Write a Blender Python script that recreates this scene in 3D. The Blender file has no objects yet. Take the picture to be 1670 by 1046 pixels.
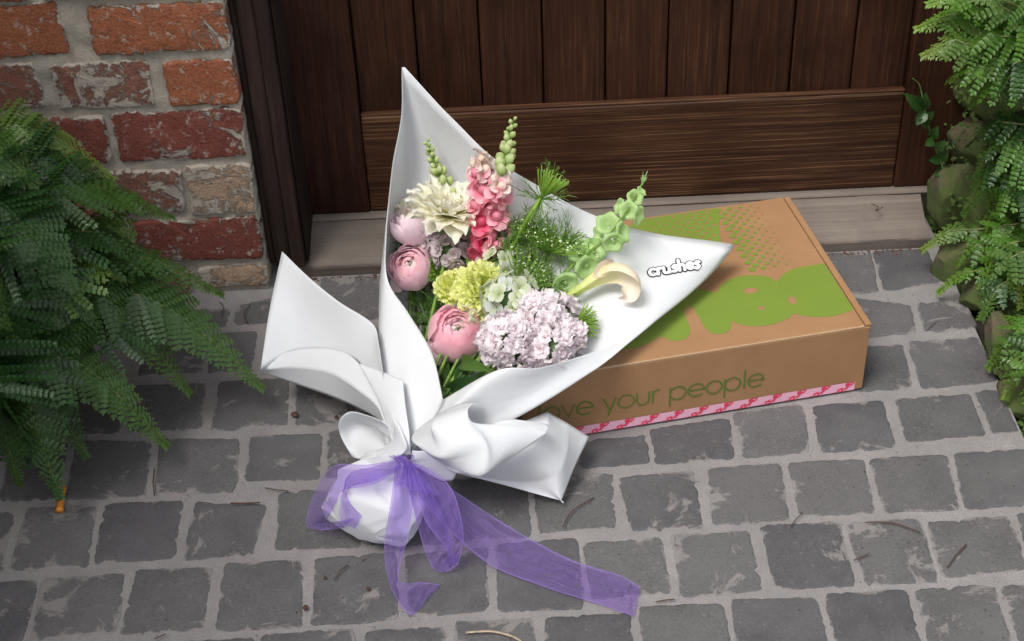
import bpy, math, random
import numpy as np
from mathutils import Vector, Matrix, noise
from mathutils.bvhtree import BVHTree
R_ = math.radians
sc = bpy.context.scene
COL = sc.collection
random.seed(7)

# ------------------------------------------------------------------ camera
F = 2500.0
CAM = Vector((0.1968, -1.9626, 1.3382))
YAW, PITCH, ROLL = 0.0061, 0.6574, -0.0441
_f = Vector((math.sin(YAW)*math.cos(PITCH), math.cos(YAW)*math.cos(PITCH), -math.sin(PITCH)))
_r0 = Vector((math.cos(YAW), -math.sin(YAW), 0)); _u0 = _r0.cross(_f)
_r = _r0*math.cos(ROLL)+_u0*math.sin(ROLL); _u = -_r0*math.sin(ROLL)+_u0*math.cos(ROLL)
cam = bpy.data.cameras.new('camera'); camo = bpy.data.objects.new('camera', cam); COL.objects.link(camo)
cam.sensor_width = 36; cam.lens = F/1670*36; cam.clip_start = .05; cam.clip_end = 200
camo.matrix_world = Matrix(((_r.x, _u.x, -_f.x, CAM.x), (_r.y, _u.y, -_f.y, CAM.y), (_r.z, _u.z, -_f.z, CAM.z), (0, 0, 0, 1)))
sc.camera = camo

# ------------------------------------------------------------------ sky, sun, exposure (soft overcast light)
SUN_EL, SUN_AZ = R_(62), R_(224)          # azimuth measured clockwise from +Y (the door side)
w = bpy.data.worlds.new('World'); sc.world = w; w.use_nodes = True
nt = w.node_tree; nt.nodes.clear()
sky = nt.nodes.new('ShaderNodeTexSky'); sky.sky_type = 'NISHITA'; sky.sun_disc = False
sky.sun_elevation = SUN_EL; sky.sun_rotation = SUN_AZ; sky.dust_density = 3; sky.air_density = 1.0; sky.ozone_density = 1
hs = nt.nodes.new('ShaderNodeHueSaturation'); hs.inputs['Saturation'].default_value = .22
bg = nt.nodes.new('ShaderNodeBackground'); bg.inputs[1].default_value = .15
wo = nt.nodes.new('ShaderNodeOutputWorld')
nt.links.new(sky.outputs[0], hs.inputs['Color']); nt.links.new(hs.outputs[0], bg.inputs[0]); nt.links.new(bg.outputs[0], wo.inputs[0])
sl = bpy.data.lights.new('sun', 'SUN'); sl.energy = 1.5; sl.angle = R_(22); sl.color = (1, .965, .91)
so = bpy.data.objects.new('sun', sl); COL.objects.link(so)
sd = Vector((math.sin(SUN_AZ)*math.cos(SUN_EL), math.cos(SUN_AZ)*math.cos(SUN_EL), math.sin(SUN_EL)))
so.rotation_euler = (-sd).to_track_quat('-Z', 'Y').to_euler()
sc.view_settings.view_transform = 'Standard'; sc.view_settings.look = 'None'; sc.view_settings.gamma = 1
sc.view_settings.exposure = 0.8
sc.view_settings.use_curve_mapping = False

# ------------------------------------------------------------------ helpers
def ray(px, py): return _f*F+_r*(px-835)-_u*(py-523)
def atz(px, py, z):
    d = ray(px, py); return CAM+d*((z-CAM.z)/d.z)
def aty(px, py, y):
    d = ray(px, py); return CAM+d*((y-CAM.y)/d.y)
def psize(p): return (Vector(p)-CAM).dot(_f)/F            # metres covered by one photo pixel at p

def tag(o, label=None, cat=None, group=None, kind=None):
    if label: o['label'] = label
    if cat: o['category'] = cat
    if group: o['group'] = group
    if kind: o['kind'] = kind
    return o
def empty(name, loc, label, cat, group=None, rot=None):
    o = bpy.data.objects.new(name, None); COL.objects.link(o); o.empty_display_size = .02
    m = Matrix.Translation(loc)
    if rot is not None: m = m @ rot.to_4x4()
    o.matrix_world = m
    return tag(o, label, cat, group)
def mk(name, verts, faces, m, parent=None, smooth=True, attrs=None, world=False):
    me = bpy.data.meshes.new(name); me.from_pydata([tuple(v) for v in verts], [], faces); me.update()
    if smooth: me.shade_smooth()
    for k, a in (attrs or {}).items():
        at = me.attributes.new(k, 'FLOAT', 'POINT'); at.data.foreach_set('value', np.asarray(a, dtype=np.float32))
    ms = m if isinstance(m, (list, tuple)) else [m]
    for q in ms: me.materials.append(q)
    o = bpy.data.objects.new(name, me); COL.objects.link(o)
    if parent: adopt(o, parent, world)
    return o
def adopt(o, parent, world=False):
    o.parent = parent
    if world: o.matrix_parent_inverse = root_matrix(parent).inverted()
def root_matrix(o):
    m = o.matrix_basis.copy()
    if o.parent: m = root_matrix(o.parent) @ o.matrix_parent_inverse @ m
    return m
def share(name, me, parent=None, mat=None):
    o = bpy.data.objects.new(name, me); COL.objects.link(o)
    if parent: o.parent = parent
    if mat is not None: o.matrix_basis = mat
    return o
def solid(o, t, off=0):
    md = o.modifiers.new('thick', 'SOLIDIFY'); md.thickness = t; md.offset = off; return o
def bevel(o, wd, seg=2):
    md = o.modifiers.new('bevel', 'BEVEL'); md.width = wd; md.segments = seg; md.limit_method = 'ANGLE'; return o
def box(name, lo, hi, m, parent=None, bv=0, world=True, jit=0):
    x0, y0, z0 = lo; x1, y1, z1 = hi
    v = [(x0,y0,z0),(x1,y0,z0),(x1,y1,z0),(x0,y1,z0),(x0,y0,z1),(x1,y0,z1),(x1,y1,z1),(x0,y1,z1)]
    f = [(3,2,1,0),(4,5,6,7),(0,1,5,4),(1,2,6,5),(2,3,7,6),(3,0,4,7)]
    o = mk(name, v, f, m, parent, smooth=False, world=world)
    if bv: bevel(o, bv)
    return o
def catmull(P, t, corners=()):
    n = len(P)-1
    if t >= n: return Vector(P[n])
    i = int(t); f = t-i
    p1, p2 = P[i], P[i+1]
    p0 = P[i-1] if (i > 0 and i not in corners) else p1*2-p2
    p3 = P[i+2] if (i+2 <= n and (i+1) not in corners) else p2*2-p1
    return .5*((2*p1)+(p2-p0)*f+(2*p0-5*p1+4*p2-p3)*f*f+(3*p1-p0-3*p2+p3)*f**3)
def V3(c): return atz(*c) if len(c) == 3 else Vector(c)
def patch(name, grid, m, parent, nu=26, nv=14, thick=.0005, world=True, corners=(), wrinkle=.0, ruled=False):
    """interpolating bicubic sheet through a grid of (photo x, photo y, height) control points"""
    G = [[V3(c) for c in row] for row in grid]
    nr, nc = len(G)-1, len(G[0])-1
    if ruled:                                     # paper bends one way only: straight from edge to edge
        G = [[r[0].lerp(r[-1], c/nc).lerp(r[c], .3) for c in range(nc+1)] for r in G]
    vs, fs = [], []
    for a in range(nv+1):
        rowp = [catmull([G[r][c] for r in range(nr+1)], a/nv*nr) for c in range(nc+1)]
        for b in range(nu+1):
            p = catmull(rowp, b/nu*nc, corners)
            if wrinkle: p = p+noise.noise_vector(p*38)*wrinkle
            vs.append(p)
    for a in range(nv):
        for b in range(nu):
            i = a*(nu+1)+b; fs.append((i, i+1, i+nu+2, i+nu+1))
    o = mk(name, vs, fs, m, parent, world=world)
    if thick: solid(o, thick)
    return o
def tube(name, pts, rad, m, parent=None, n=6, world=True, sub=4, cap=True):
    P = [Vector(p) for p in pts]; N = (len(P)-1)*sub
    Q = [catmull(P, i/sub) for i in range(N+1)]
    vs, fs = [], []
    for i, q in enumerate(Q):
        t = (Q[min(i+1, N)]-Q[max(i-1, 0)]).normalized()
        a = t.orthogonal() if abs(t.z) > .95 else t.cross(Vector((0, 0, 1)))
        a.normalize(); b = t.cross(a)
        f = i/N; r = rad if not isinstance(rad, (list, tuple)) else rad[0]+(rad[1]-rad[0])*f
        for k in range(n):
            an = 2*math.pi*k/n; vs.append(q+a*math.cos(an)*r+b*math.sin(an)*r)
    for i in range(N):
        for k in range(n):
            fs.append((i*n+k, i*n+(k+1) % n, (i+1)*n+(k+1) % n, (i+1)*n+k))
    if cap: fs.append(tuple(range(n))[::-1]); fs.append(tuple(N*n+k for k in range(n)))
    return mk(name, vs, fs, m, parent, world=world)

# ------------------------------------------------------------------ materials
class N:
    def __init__(s, name):
        s.m = bpy.data.materials.new(name); s.m.use_nodes = True; s.t = s.m.node_tree; s.b = s.t.nodes['Principled BSDF']
        s.out = s.t.nodes['Material Output']
    def n(s, ty, **kw):
        q = s.t.nodes.new(ty)
        for k, v in kw.items():
            if hasattr(q, k): setattr(q, k, v)
        return q
    def l(s, a, b): s.t.links.new(a, b)
    def coord(s, kind='Object', scale=(1, 1, 1), rot=(0, 0, 0), rand=False):
        c = s.n('ShaderNodeTexCoord'); mp = s.n('ShaderNodeMapping'); mp.inputs['Scale'].default_value = scale; mp.inputs['Rotation'].default_value = rot
        s.l(c.outputs[kind], mp.inputs[0])
        if rand:
            oi = s.n('ShaderNodeObjectInfo'); mu = s.n('ShaderNodeMath', operation='MULTIPLY'); mu.inputs[1].default_value = 37
            s.l(oi.outputs['Random'], mu.inputs[0]); cx = s.n('ShaderNodeCombineXYZ')
            for i in range(3): s.l(mu.outputs[0], cx.inputs[i])
            s.l(cx.outputs[0], mp.inputs['Location'])
        return mp.outputs[0]
    def noise(s, vec, scale, detail=4, rough=.55, dist=0):
        q = s.n('ShaderNodeTexNoise'); q.inputs['Scale'].default_value = scale; q.inputs['Detail'].default_value = detail
        q.inputs['Roughness'].default_value = rough; q.inputs['Distortion'].default_value = dist
        s.l(vec, q.inputs['Vector']); return q.outputs['Fac']
    def ramp(s, fac, stops):
        q = s.n('ShaderNodeValToRGB'); e = q.color_ramp.elements
        while len(e) < len(stops): e.new(.5)
        for i, (p, c) in enumerate(stops):
            e[i].position = p; c = (c, c, c) if isinstance(c, (int, float)) else c; e[i].color = (*c, 1)
        s.l(fac, q.inputs[0]); return q.outputs[0]
    def mix(s, fac, a, b, mode='MIX'):
        q = s.n('ShaderNodeMix'); q.data_type = 'RGBA'; q.blend_type = mode
        for sock, v in ((q.inputs[0], fac), (q.inputs[6], a), (q.inputs[7], b)):
            if isinstance(v, (int, float)): sock.default_value = v
            elif isinstance(v, tuple): sock.default_value = (*v, 1)
            else: s.l(v, sock)
        return q.outputs[2]
    def math(s, op, a, b=0):
        q = s.n('ShaderNodeMath', operation=op)
        for i, v in enumerate((a, b)):
            if isinstance(v, (int, float)): q.inputs[i].default_value = v
            else: s.l(v, q.inputs[i])
        return q.outputs[0]
    def col(s, c):
        if isinstance(c, tuple): s.b.inputs['Base Color'].default_value = (*c, 1)
        else: s.l(c, s.b.inputs['Base Color'])
        return s
    def rough(s, r):
        if isinstance(r, (int, float)): s.b.inputs['Roughness'].default_value = r
        else: s.l(r, s.b.inputs['Roughness'])
        return s
    def bump(s, h, strength=.3, dist=.001):
        q = s.n('ShaderNodeBump'); q.inputs['Strength'].default_value = strength; q.inputs['Distance'].default_value = dist
        s.l(h, q.inputs['Height']); s.l(q.outputs[0], s.b.inputs['Normal']); return s
    def attr(s, name):
        q = s.n('ShaderNodeAttribute'); q.attribute_name = name; return q.outputs['Fac']
    def rnd(s): return s.n('ShaderNodeObjectInfo').outputs['Random']
    def translucent(s, c, fac):
        tr = s.n('ShaderNodeBsdfTranslucent'); mx = s.n('ShaderNodeMixShader')
        if isinstance(c, tuple): tr.inputs[0].default_value = (*c, 1)
        else: s.l(c, tr.inputs[0])
        mx.inputs[0].default_value = fac
        s.l(s.b.outputs[0], mx.inputs[1]); s.l(tr.outputs[0], mx.inputs[2]); s.l(mx.outputs[0], s.out.inputs[0]); return s
M = {}
def m_mortar(name, base, dark):
    q = N(name); c = q.coord()
    a = q.noise(c, 9, 6, .6); b = q.noise(c, 420, 3, .7); d = q.noise(c, 60, 5, .65)
    k = q.mix(q.ramp(a, [(.3, 0), (.72, 1)]), dark, base)
    k = q.mix(q.ramp(b, [(.36, .75), (.5, 0)]), k, tuple(x*.55 for x in base))
    k = q.mix(q.ramp(b, [(.6, 0), (.75, .55)]), k, tuple(min(1, x*1.5) for x in base))
    k = q.mix(q.ramp(d, [(.35, .35), (.6, 0)]), k, tuple(x*.6 for x in base))
    q.col(k).rough(.95); q.bump(q.math('ADD', q.math('MULTIPLY', d, 2.0), b), .55, .0016)
    M[name] = q.m
m_mortar('paving_mortar', (.262, .244, .240), (.188, .175, .172))
m_mortar('wall_mortar', (.42, .375, .315), (.29, .255, .21))
def m_sett():
    q = N('bluestone'); c = q.coord('Object', rand=True); g = q.coord('Object')
    a = q.noise(c, 28, 6, .6); b = q.noise(c, 330, 4, .75); s = q.noise(c, 17, 9, .72, .6); e = q.attr('edge')
    base = q.mix(q.ramp(a, [(.3, 0), (.7, 1)]), (.060, .057, .060), (.102, .097, .099))
    rb_ = q.ramp(q.rnd(), [(0, (.044, .043, .049)), (.5, (.078, .074, .080)), (1, (.102, .101, .112))]); base = q.mix(.5, base, rb_)
    hue = q.mix(q.math('MULTIPLY', q.rnd(), .35), base, (.105, .098, .085))
    k = q.mix(q.ramp(b, [(.38, .7), (.5, 0)]), hue, (.045, .043, .045))
    k = q.mix(q.ramp(b, [(.62, 0), (.74, .6)]), k, (.25, .24, .23))
    t2 = q.noise(c, 7, 3); k = q.mix(q.ramp(t2, [(.4, 0), (.7, .5)]), k, (.118, .113, .116))
    sp_ = q.noise(c, 160, 5, .8); k = q.mix(q.ramp(sp_, [(.60, 0), (.66, .55)]), k, (.19, .178, .17))
    # thin cement smears left on the stone, thicker towards its edges
    sm = q.math('ADD', q.math('ADD', s, q.math('MULTIPLY', q.rnd(), .05)), q.math('MULTIPLY', e, -.11))
    smf = q.ramp(sm, [(.50, 0), (.55, .78)])
    k = q.mix(smf, k, (.215, .196, .187))
    q.col(k).rough(.86); q.bump(q.math('ADD', q.math('ADD', q.math('MULTIPLY', a, 3.0), b), q.math('MULTIPLY', smf, .9)), .5, .0014)
    M['sett'] = q.m
m_sett()
def m_brick(name, c1, c2, smear):
    q = N(name); c = q.coord('Object', rand=True)
    a = q.noise(c, 22, 6, .6); b = q.noise(c, 260, 4, .7); s = q.noise(c, 16, 10, .8, .8); e = q.attr('edge')
    k = q.mix(q.ramp(a, [(.32, 0), (.7, 1)]), c1, c2)
    k = q.mix(q.ramp(b, [(.35, .55), (.5, 0)]), k, tuple(x*.45 for x in c1))
    k = q.mix(q.ramp(b, [(.64, 0), (.74, .7)]), k, (.42, .38, .33))
    sm = q.math('ADD', s, q.math('MULTIPLY', e, -.09))
    sp_ = q.noise(c, 75, 5, .75); k = q.mix(q.ramp(sp_, [(.57, 0), (.64, .75)]), k, (.40, .35, .30))
    smf = q.ramp(sm, [(smear, 0), (smear+.035, .92)])
    k = q.mix(smf, k, (.41, .37, .315))
    q.col(k).rough(.92); q.b.inputs['Specular IOR Level'].default_value = .2; q.bump(q.math('ADD', q.math('ADD', q.math('MULTIPLY', a, 3.5), q.math('MULTIPLY', b, 1.5)), q.math('MULTIPLY', smf, 1.6)), .9, .0025)
    M[name] = q.m
m_brick('brick_orange', (.25, .084, .042), (.34, .125, .064), .49)
m_brick('brick_red', (.16, .046, .036), (.235, .074, .054), .485)
m_brick('brick_dull', (.19, .078, .056), (.27, .125, .09), .43)
m_brick('brick_pale', (.36, .24, .16), (.42, .31, .22), .42)
def m_wood(name, c1, c2, c3, axis, fine=1.0, contrast=.5, rough=.55, bs=.5):
    q = N(name); st = [(70, 70, 2.2), (1.0, 85, 85)][axis == 'x']
    c = q.coord('Object', st, rand=True); c2_ = q.coord('Object', tuple(v*4.5 for v in st), rand=True); pl = q.coord('Object', rand=True)
    a = q.noise(c, fine, 5, .62, .25); b = q.noise(c2_, fine, 3, .6); d = q.noise(pl, 7, 4, .6)
    k = q.mix(q.ramp(a, [(.35, 0), (.66, 1)]), c1, c2)
    k = q.mix(q.ramp(b, [(.52, 0), (.68, contrast)]), k, c3)
    k = q.mix(q.ramp(d, [(.35, .45), (.6, 0)]), k, tuple(x*.5 for x in c1))
    k = q.mix(q.math('MULTIPLY', q.rnd(), .25), k, tuple(x*.6 for x in c1))
    q.col(k).rough(q.ramp(d, [(.3, rough-.1), (.7, rough+.12)])); q.bump(q.math('ADD', a, q.math('MULTIPLY', b, .7)), bs, .0012)
    q.b.inputs['Specular IOR Level'].default_value = .2; M[name] = q.m
m_wood('door_wood', (.020, .0066, .0031), (.050, .0168, .0078), (.095, .038, .0185), 'z', contrast=.6, rough=.58)
m_wood('rail_wood', (.028, .0105, .0052), (.072, .028, .013), (.22, .118, .055), 'x', 1.25, .72, .55, .8)
m_wood('frame_wood', (.016, .0085, .0065), (.034, .019, .0145), (.085, .05, .037), 'z', .8, .4, .7, .9)
m_wood('sill_wood', (.14, .115, .098), (.215, .18, .155), (.30, .26, .23), 'x', .8, .3, .9, .5)
def m_plain(name, c, rough=.5, var=.15, scale=30, bump=0, spec=.5):
    q = N(name); k = q.noise(q.coord(), scale, 5)
    q.col(q.mix(q.ramp(k, [(.3, 0), (.7, 1)]), tuple(x*(1-var) for x in c), tuple(min(1, x*(1+var)) for x in c))).rough(rough)
    q.b.inputs['Specular IOR Level'].default_value = spec
    if bump: q.bump(k, bump, .002)
    M[name] = q.m; return q
def m_leaf(name, c, c2, tr=.3, rough=.45, vary=.5):
    q = N(name); k = q.noise(q.coord('Object', rand=True), 45, 3)
    col = q.mix(q.ramp(k, [(.3, 0), (.7, 1)]), c, c2); col = q.mix(q.math('MULTIPLY', q.rnd(), vary), col, tuple(x*.55 for x in c)); col = q.mix(q.math('MULTIPLY', q.attr('tipness'), .6), col, (c2[0]*2.3, c2[1]*1.75, c2[2]*1.5))
    q.col(col).rough(rough); q.translucent(tuple(min(1, x*1.6) for x in c2), tr); M[name] = q.m
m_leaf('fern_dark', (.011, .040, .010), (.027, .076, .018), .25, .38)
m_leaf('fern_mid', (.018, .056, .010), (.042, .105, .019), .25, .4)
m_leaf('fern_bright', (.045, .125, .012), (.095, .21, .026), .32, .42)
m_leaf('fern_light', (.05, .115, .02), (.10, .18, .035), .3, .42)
m_leaf('moss_green', (.045, .10, .014), (.12, .19, .025), .25, .8)
def m_petal(name, stops, tr=.35, rough=.55, var=.12, bs=.12):
    """colour runs from the petal's base to its rim (attribute s)"""
    q = N(name); s = q.attr('s'); k = q.noise(q.coord('Object', rand=True), 120, 4)
    s2 = q.math('ADD', s, q.math('MULTIPLY', q.math('SUBTRACT', k, .5), var*2))
    c = q.ramp(s2, stops); q.col(c).rough(rough); q.bump(k, bs, .0008); q.translucent(c, tr+.1)
    M[name] = q.m
m_plain('soil', (.03, .024, .018), .95, .4, 40, .6)
m_plain('dark_gap', (.012, .010, .009), .9)
m_plain('twig', (.06, .028, .018), .8, .4, 200)
m_plain('pale_twig', (.36, .28, .20), .8, .3, 200)
m_plain('orange_leaf', (.55, .20, .02), .6, .2, 100)
m_plain('dead_leaf', (.07, .028, .016), .7, .4, 100)
m_plain('fern_stalk', (.12, .14, .04), .6, .3, 100)

# ------------------------------------------------------------------ setting: paving
def rough_piece(name, quad, m, parent, origin, ax, ay, up, depth, proud, seed, wob=.0022, inset=.004, nseg=7, crown=.0, cut=.25):
    """one stone or brick: a wobbly outline with worn corners, sides going down into the mortar, slightly crowned face"""
    rr = random.Random(seed)
    q = [Vector((p.dot(ax), p.dot(ay))) for p in quad]
    c = sum(q, Vector((0, 0)))/4
    out = []
    for i in range(4):
        a, b = q[i], q[(i+1) % 4]; L = (b-a).length
        nn = max(4, int(nseg*L/.1)); e = (b-a)/L; nrm = Vector((e.y, -e.x))
        ph = rr.random()*50
        for k in range(nn):
            t = (k+.5)/nn
            p = a.lerp(b, t)
            d = min(t, 1-t)*L
            back = max(0, .006-d)*.3*rr.uniform(.6, 1.5)
            wv = noise.noise(Vector((ph+t*L*22, seed*1.7, i)))*wob*.9+rr.uniform(-1, 1)*wob*.42
            if rr.random() < .045: wv -= rr.uniform(.0015, .005)
            inward = (c-p).normalized()
            out.append(p+nrm*wv+inward*back)
    n = len(out); vs, ed, fs = [], [], []
    tilt = Vector((rr.uniform(-1, 1), rr.uniform(-1, 1)))*.012
    def add(f, h, e):
        for p in out:
            pp = c+(p-c)*1.0
            d = (c-p); L = d.length
            pp = p+d/L*min(f, L*.8)
            vs.append((ax*(pp.x-c.x)+ay*(pp.y-c.y)+up*(h+tilt.dot(pp-c)*(h > 0)))); ed.append(e)
    add(0, -depth, 0); add(0, proud*.35, 0); add(inset*.45, proud*.85, .12); add(inset*3, proud+crown, .75); add(.022, proud+crown*1.3, 1.0)
    for r in range(4):
        for k in range(n):
            fs.append((r*n+k, r*n+(k+1) % n, (r+1)*n+(k+1) % n, (r+1)*n+k))
    vs.append(up*(proud+crown*1.5)); ed.append(1.0)
    for k in range(n): fs.append((4*n+k, 4*n+(k+1) % n, len(vs)-1))
    o = mk(name, vs, fs, m, None, attrs={'edge': ed})
    o.location = origin+ax*c.x+ay*c.y
    adopt(o, parent, True)
    return o
X, Y, Z = Vector((1, 0, 0)), Vector((0, 1, 0)), Vector((0, 0, 1))
GX = .852                                        # right-hand edge of the paving
pv = mk('paving', [(-6, -8, 0), (GX, -8, 0), (GX, -.02, 0), (-6, -.02, 0)], [(0, 1, 2, 3)], M['paving_mortar']); tag(pv, kind='structure')
gr = mk('ground', [(-40, -40, -.05), (40, -40, -.05), (40, 40, -.05), (-40, 40, -.05)], [(0, 1, 2, 3)], M['soil']); tag(gr, kind='structure')
SET = '''20,725 108,724 92,814 5,816|130,722 243,722 234,810 112,813|265,718 388,720 380,801 257,804|412,714 521,710 517,780 402,783|540,705 650,700 652,775 535,778
48,831 154,829 140,922 20,928|175,826 294,820 280,908 158,918|320,822 430,828 408,905 304,910|461,806 590,800 584,890 448,898|-75,840 20,838 3,930 -95,935|612,797 722,790 728,885 604,890|738,785 855,778 863,873 745,882|874,778 994,775 1000,858 880,868
1013,783 1128,772 1142,860 1033,864|1160,768 1269,758 1284,850 1165,853|1290,758 1405,752 1423,837 1306,840|1423,752 1541,745 1559,830 1444,834|1558,742 1690,735 1710,822 1577,827
812,891 937,881 948,990 817,995|956,889 1075,882 1090,963 968,975|1098,876 1218,871 1239,961 1117,973|1246,862 1363,855 1393,954 1267,957|1386,857 1497,850 1527,947 1416,952|1516,854 1642,846 1668,927 1541,940|1662,842 1790,835 1815,922 1687,928
665,909 791,896 792,993 668,1003|518,914 642,905 645,1008 513,1018|371,921 489,918 488,1021 357,1025|226,934 343,930 328,1025 202,1033|72,948 200,939 186,1030 58,1040|-70,955 58,951 33,1046 -90,1056
1046,994 1176,989 1195,1095 1060,1100|1195,982 1329,977 1355,1085 1215,1090|1349,973 1474,966 1505,1075 1375,1080|1497,966 1617,959 1650,1065 1525,1070|1636,960 1760,950 1790,1055 1670,1060|893,1013 1025,1003 1035,1105 898,1115|745,1018 866,1013 872,1115 748,1120|600,1034 722,1026 725,1130 600,1135|433,1040 574,1031 575,1140 428,1145|285,1052 410,1045 402,1150 275,1155|140,1062 262,1054 250,1160 120,1165
360,625 467,620 465,693 350,701|219,633 334,628 326,698 214,703|487,628 580,622 575,688 486,693|80,640 200,636 192,706 68,712|600,618 700,612 702,682 598,686
935,722 1050,713 1054,755 950,763|1066,701 1186,686 1192,747 1072,756|1199,677 1305,663 1317,736 1217,745|1329,665 1437,657 1455,729 1341,738|1461,653 1578,645 1602,708 1481,719|1594,641 1655,637 1688,700 1620,707
1396,570 1470,566 1485,632 1393,637|1483,560 1602,552 1628,620 1506,633|1385,488 1482,500 1488,542 1410,550|1498,498 1568,490 1588,532 1512,542|1350,416 1419,414 1430,475 1365,478|1427,413 1508,408 1532,460 1445,474
525,455 618,452 614,520 530,522|390,500 445,487 440,524 386,529|352,547 417,543 408,604 343,608|240,552 336,549 326,606 230,612|300,508 372,505 364,533 296,537'''
quads = []
for r in SET.split('\n'):
    for s in r.split('|'): quads.append([atz(*map(float, t.split(',')), 0) for t in s.split()])
# carry the same bond on where the photograph's rows run out of the frame or under the box
ctr = [sum(q, Vector())/4 for q in quads]
def near_sett(x, y): return any(abs(c.x-x) < .098 and abs(c.y-y) < .082 for c in ctr)
row = 0; yy = -1.35
while yy < -.14:
    xx = -.72+(row % 2)*.055
    while xx < GX-.06:
        if not near_sett(xx, yy) and not (.27 < xx < .66 and -.40 < yy < -.16):
            j = lambda: Vector((random.uniform(-.004, .004), random.uniform(-.004, .004), 0))
            cc = Vector((xx, yy, 0)); hx, hy = .047, .040
            quads.append([cc+Vector((-hx, hy, 0))+j(), cc+Vector((hx, hy, 0))+j(), cc+Vector((hx, -hy, 0))+j(), cc+Vector((-hx, -hy, 0))+j()])
            ctr.append(cc)
        xx += .112
    yy += .098; row += 1
for i, q in enumerate(quads):
    if max(p.x for p in q) > GX:
        for p in q: p.x = min(p.x, GX-.004)
    q = [Vector((p.x, p.y, 0)) for p in q]
    if (q[1]-q[0]).length < .03 or (q[3]-q[0]).length < .02: continue
    cq = sum(q, Vector())/4; q = [p+(p-cq).normalized()*.0052 for p in q][::-1]
    rough_piece('sett', q, M['sett'], pv, Vector((0, 0, 0)), X, Y, Z, .03, random.uniform(.0006, .0014), i+3, wob=.0026, inset=.0016, nseg=17, crown=.0003)

# ------------------------------------------------------------------ brick wall left of the door
WY, WX = -.125, -.147
wall = empty('brick_wall', (WX-.5, WY, 0), 'old red brick wall with smeared lime mortar beside the door frame', 'wall')
def mortar_face():
    vs, fs = [], []; nx, nz = 90, 150; x0, x1, z0, z1 = -1.1, WX-.002, -.05, 1.3
    for k in range(nz+1):
        for i in range(nx+1):
            x = x0+(x1-x0)*i/nx; z = z0+(z1-z0)*k/nz
            d = noise.fractal(Vector((x*38, z*38, 3)), 1, 2, 4)*.0055
            vs.append((x+(noise.noise(Vector((z*60, 0, 9)))*.004 if i == nx else 0), WY+.003-d, z))
    for k in range(nz):
        for i in range(nx):
            a = k*(nx+1)+i; fs.append((a, a+1, a+nx+2, a+nx+1))
    b = len(vs)
    # returned edge towards the door and the wall's body
    for k in range(nz+1):
        p = vs[k*(nx+1)+nx]; vs.append((p[0], .25, p[2]))
    for k in range(nz):
        fs.append((k*(nx+1)+nx, b+k, b+k+1, (k+1)*(nx+1)+nx))
    return mk('mortar', vs, fs, M['wall_mortar'], wall, world=True)
mortar_face()
BR = [('brick_orange', 145, 7, 376, 85), ('brick_orange', -135, 12, 104, 95),
      ('brick_dull', -115, 108, 67, 180), ('brick_dull', 88, 102, 246, 176), ('brick_orange', 271, 97, 389, 172),
      ('brick_red', 186, 183, 409, 259), ('brick_red', 62, 192, 176, 266), ('brick_red', -190, 200, 50, 280),
      ('brick_dull', 175, 277, 298, 347), ('brick_pale', 306, 271, 424, 349), ('brick_dull', -70, 288, 163, 362),
      ('brick_red', 215, 357, 436, 424), ('brick_red', -30, 372, 203, 438),
      ('brick_pale', 325, 432, 444, 466), ('brick_dull', 85, 446, 312, 486), ('brick_red', -160, 456, 72, 505)]
def wall_brick(kind, quad, seed, proud=.006):
    rough_piece('brick', quad, M[kind], wall, Vector((0, WY, 0)), X, Z, -Y, .02, proud, seed, wob=.0036, inset=.0016, nseg=18, crown=.0002)
for i, (k, x0, y0, x1, y1) in enumerate(BR):
    a, b = aty(x0, (y0+y1)/2, WY), aty(x1, (y0+y1)/2, WY)
    zt = .5*(aty(x0, y0, WY).z+aty(x1, y0-0, WY).z); zb = .5*(aty(x0, y1, WY).z+aty(x1, y1, WY).z)
    tl = .005*random.uniform(-.4, .4)
    xr = min(b.x, WX-.001)
    wall_brick(k, [Vector((a.x, 0, zb)), Vector((xr, 0, zb)), Vector((xr, 0, zt+tl)), Vector((a.x, 0, zt+tl))], 100+i, random.uniform(.0005, .0035))
kinds = ['brick_orange', 'brick_red', 'brick_dull', 'brick_pale']
zc = aty(200, 5, WY).z+.011
for r in range(9):                                # courses above and left of the frame
    x = WX-.002; first = r % 2
    while x > -1.0:
        L = .112 if (first and x > WX-.01) else .232
        if r >= 0:
            wall_brick(random.choice(kinds), [Vector((x-L, 0, zc)), Vector((x, 0, zc)), Vector((x, 0, zc+.075)), Vector((x-L, 0, zc+.075))], 300+r*20+int(-x*9), random.uniform(.003, .007))
        x -= L+.011
    zc += .086

# ------------------------------------------------------------------ door, frame, sill
ZR, ZB, DR = .2112, .0475, .80
door = empty('wooden_door', (.36, 0, ZB), 'dark brown stained timber door with vertical planks above a wide bottom rail', 'door')
for i in range(9):
    x0, x1 = i*.09, min((i+1)*.09, DR)
    o = box('plank', (x0+.0012, .012, ZR-.012), (x1-.0012, .034, 1.75), M['door_wood'], door); bevel(o, .003, 2)
o = box('bottom_rail', (.0008, -.002, ZB), (DR-.0008, .04, ZR), M['rail_wood'], door); bevel(o, .0035, 3)
o = box('rail_ledge', (.001, .0, ZR+.0004), (DR-.001, .0115, ZR+.0034), M['rail_wood'], door); bevel(o, .001)
o = box('stile', (-.118, -.004, ZB), (0, .038, 1.75), M['door_wood'], door); bevel(o, .003)
o = box('stile', (DR, -.004, ZB), (DR+.11, .038, 1.75), M['door_wood'], door); bevel(o, .003)
box('door_back', (-.11, .0385, ZB), (DR+.1, .045, 1.75), M['dark_gap'], door)
fr = empty('door_frame', (-.12, -.1, .04), 'dark weathered timber door post with stepped moulding beside the brick wall', 'door frame')
FB = .028
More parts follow.
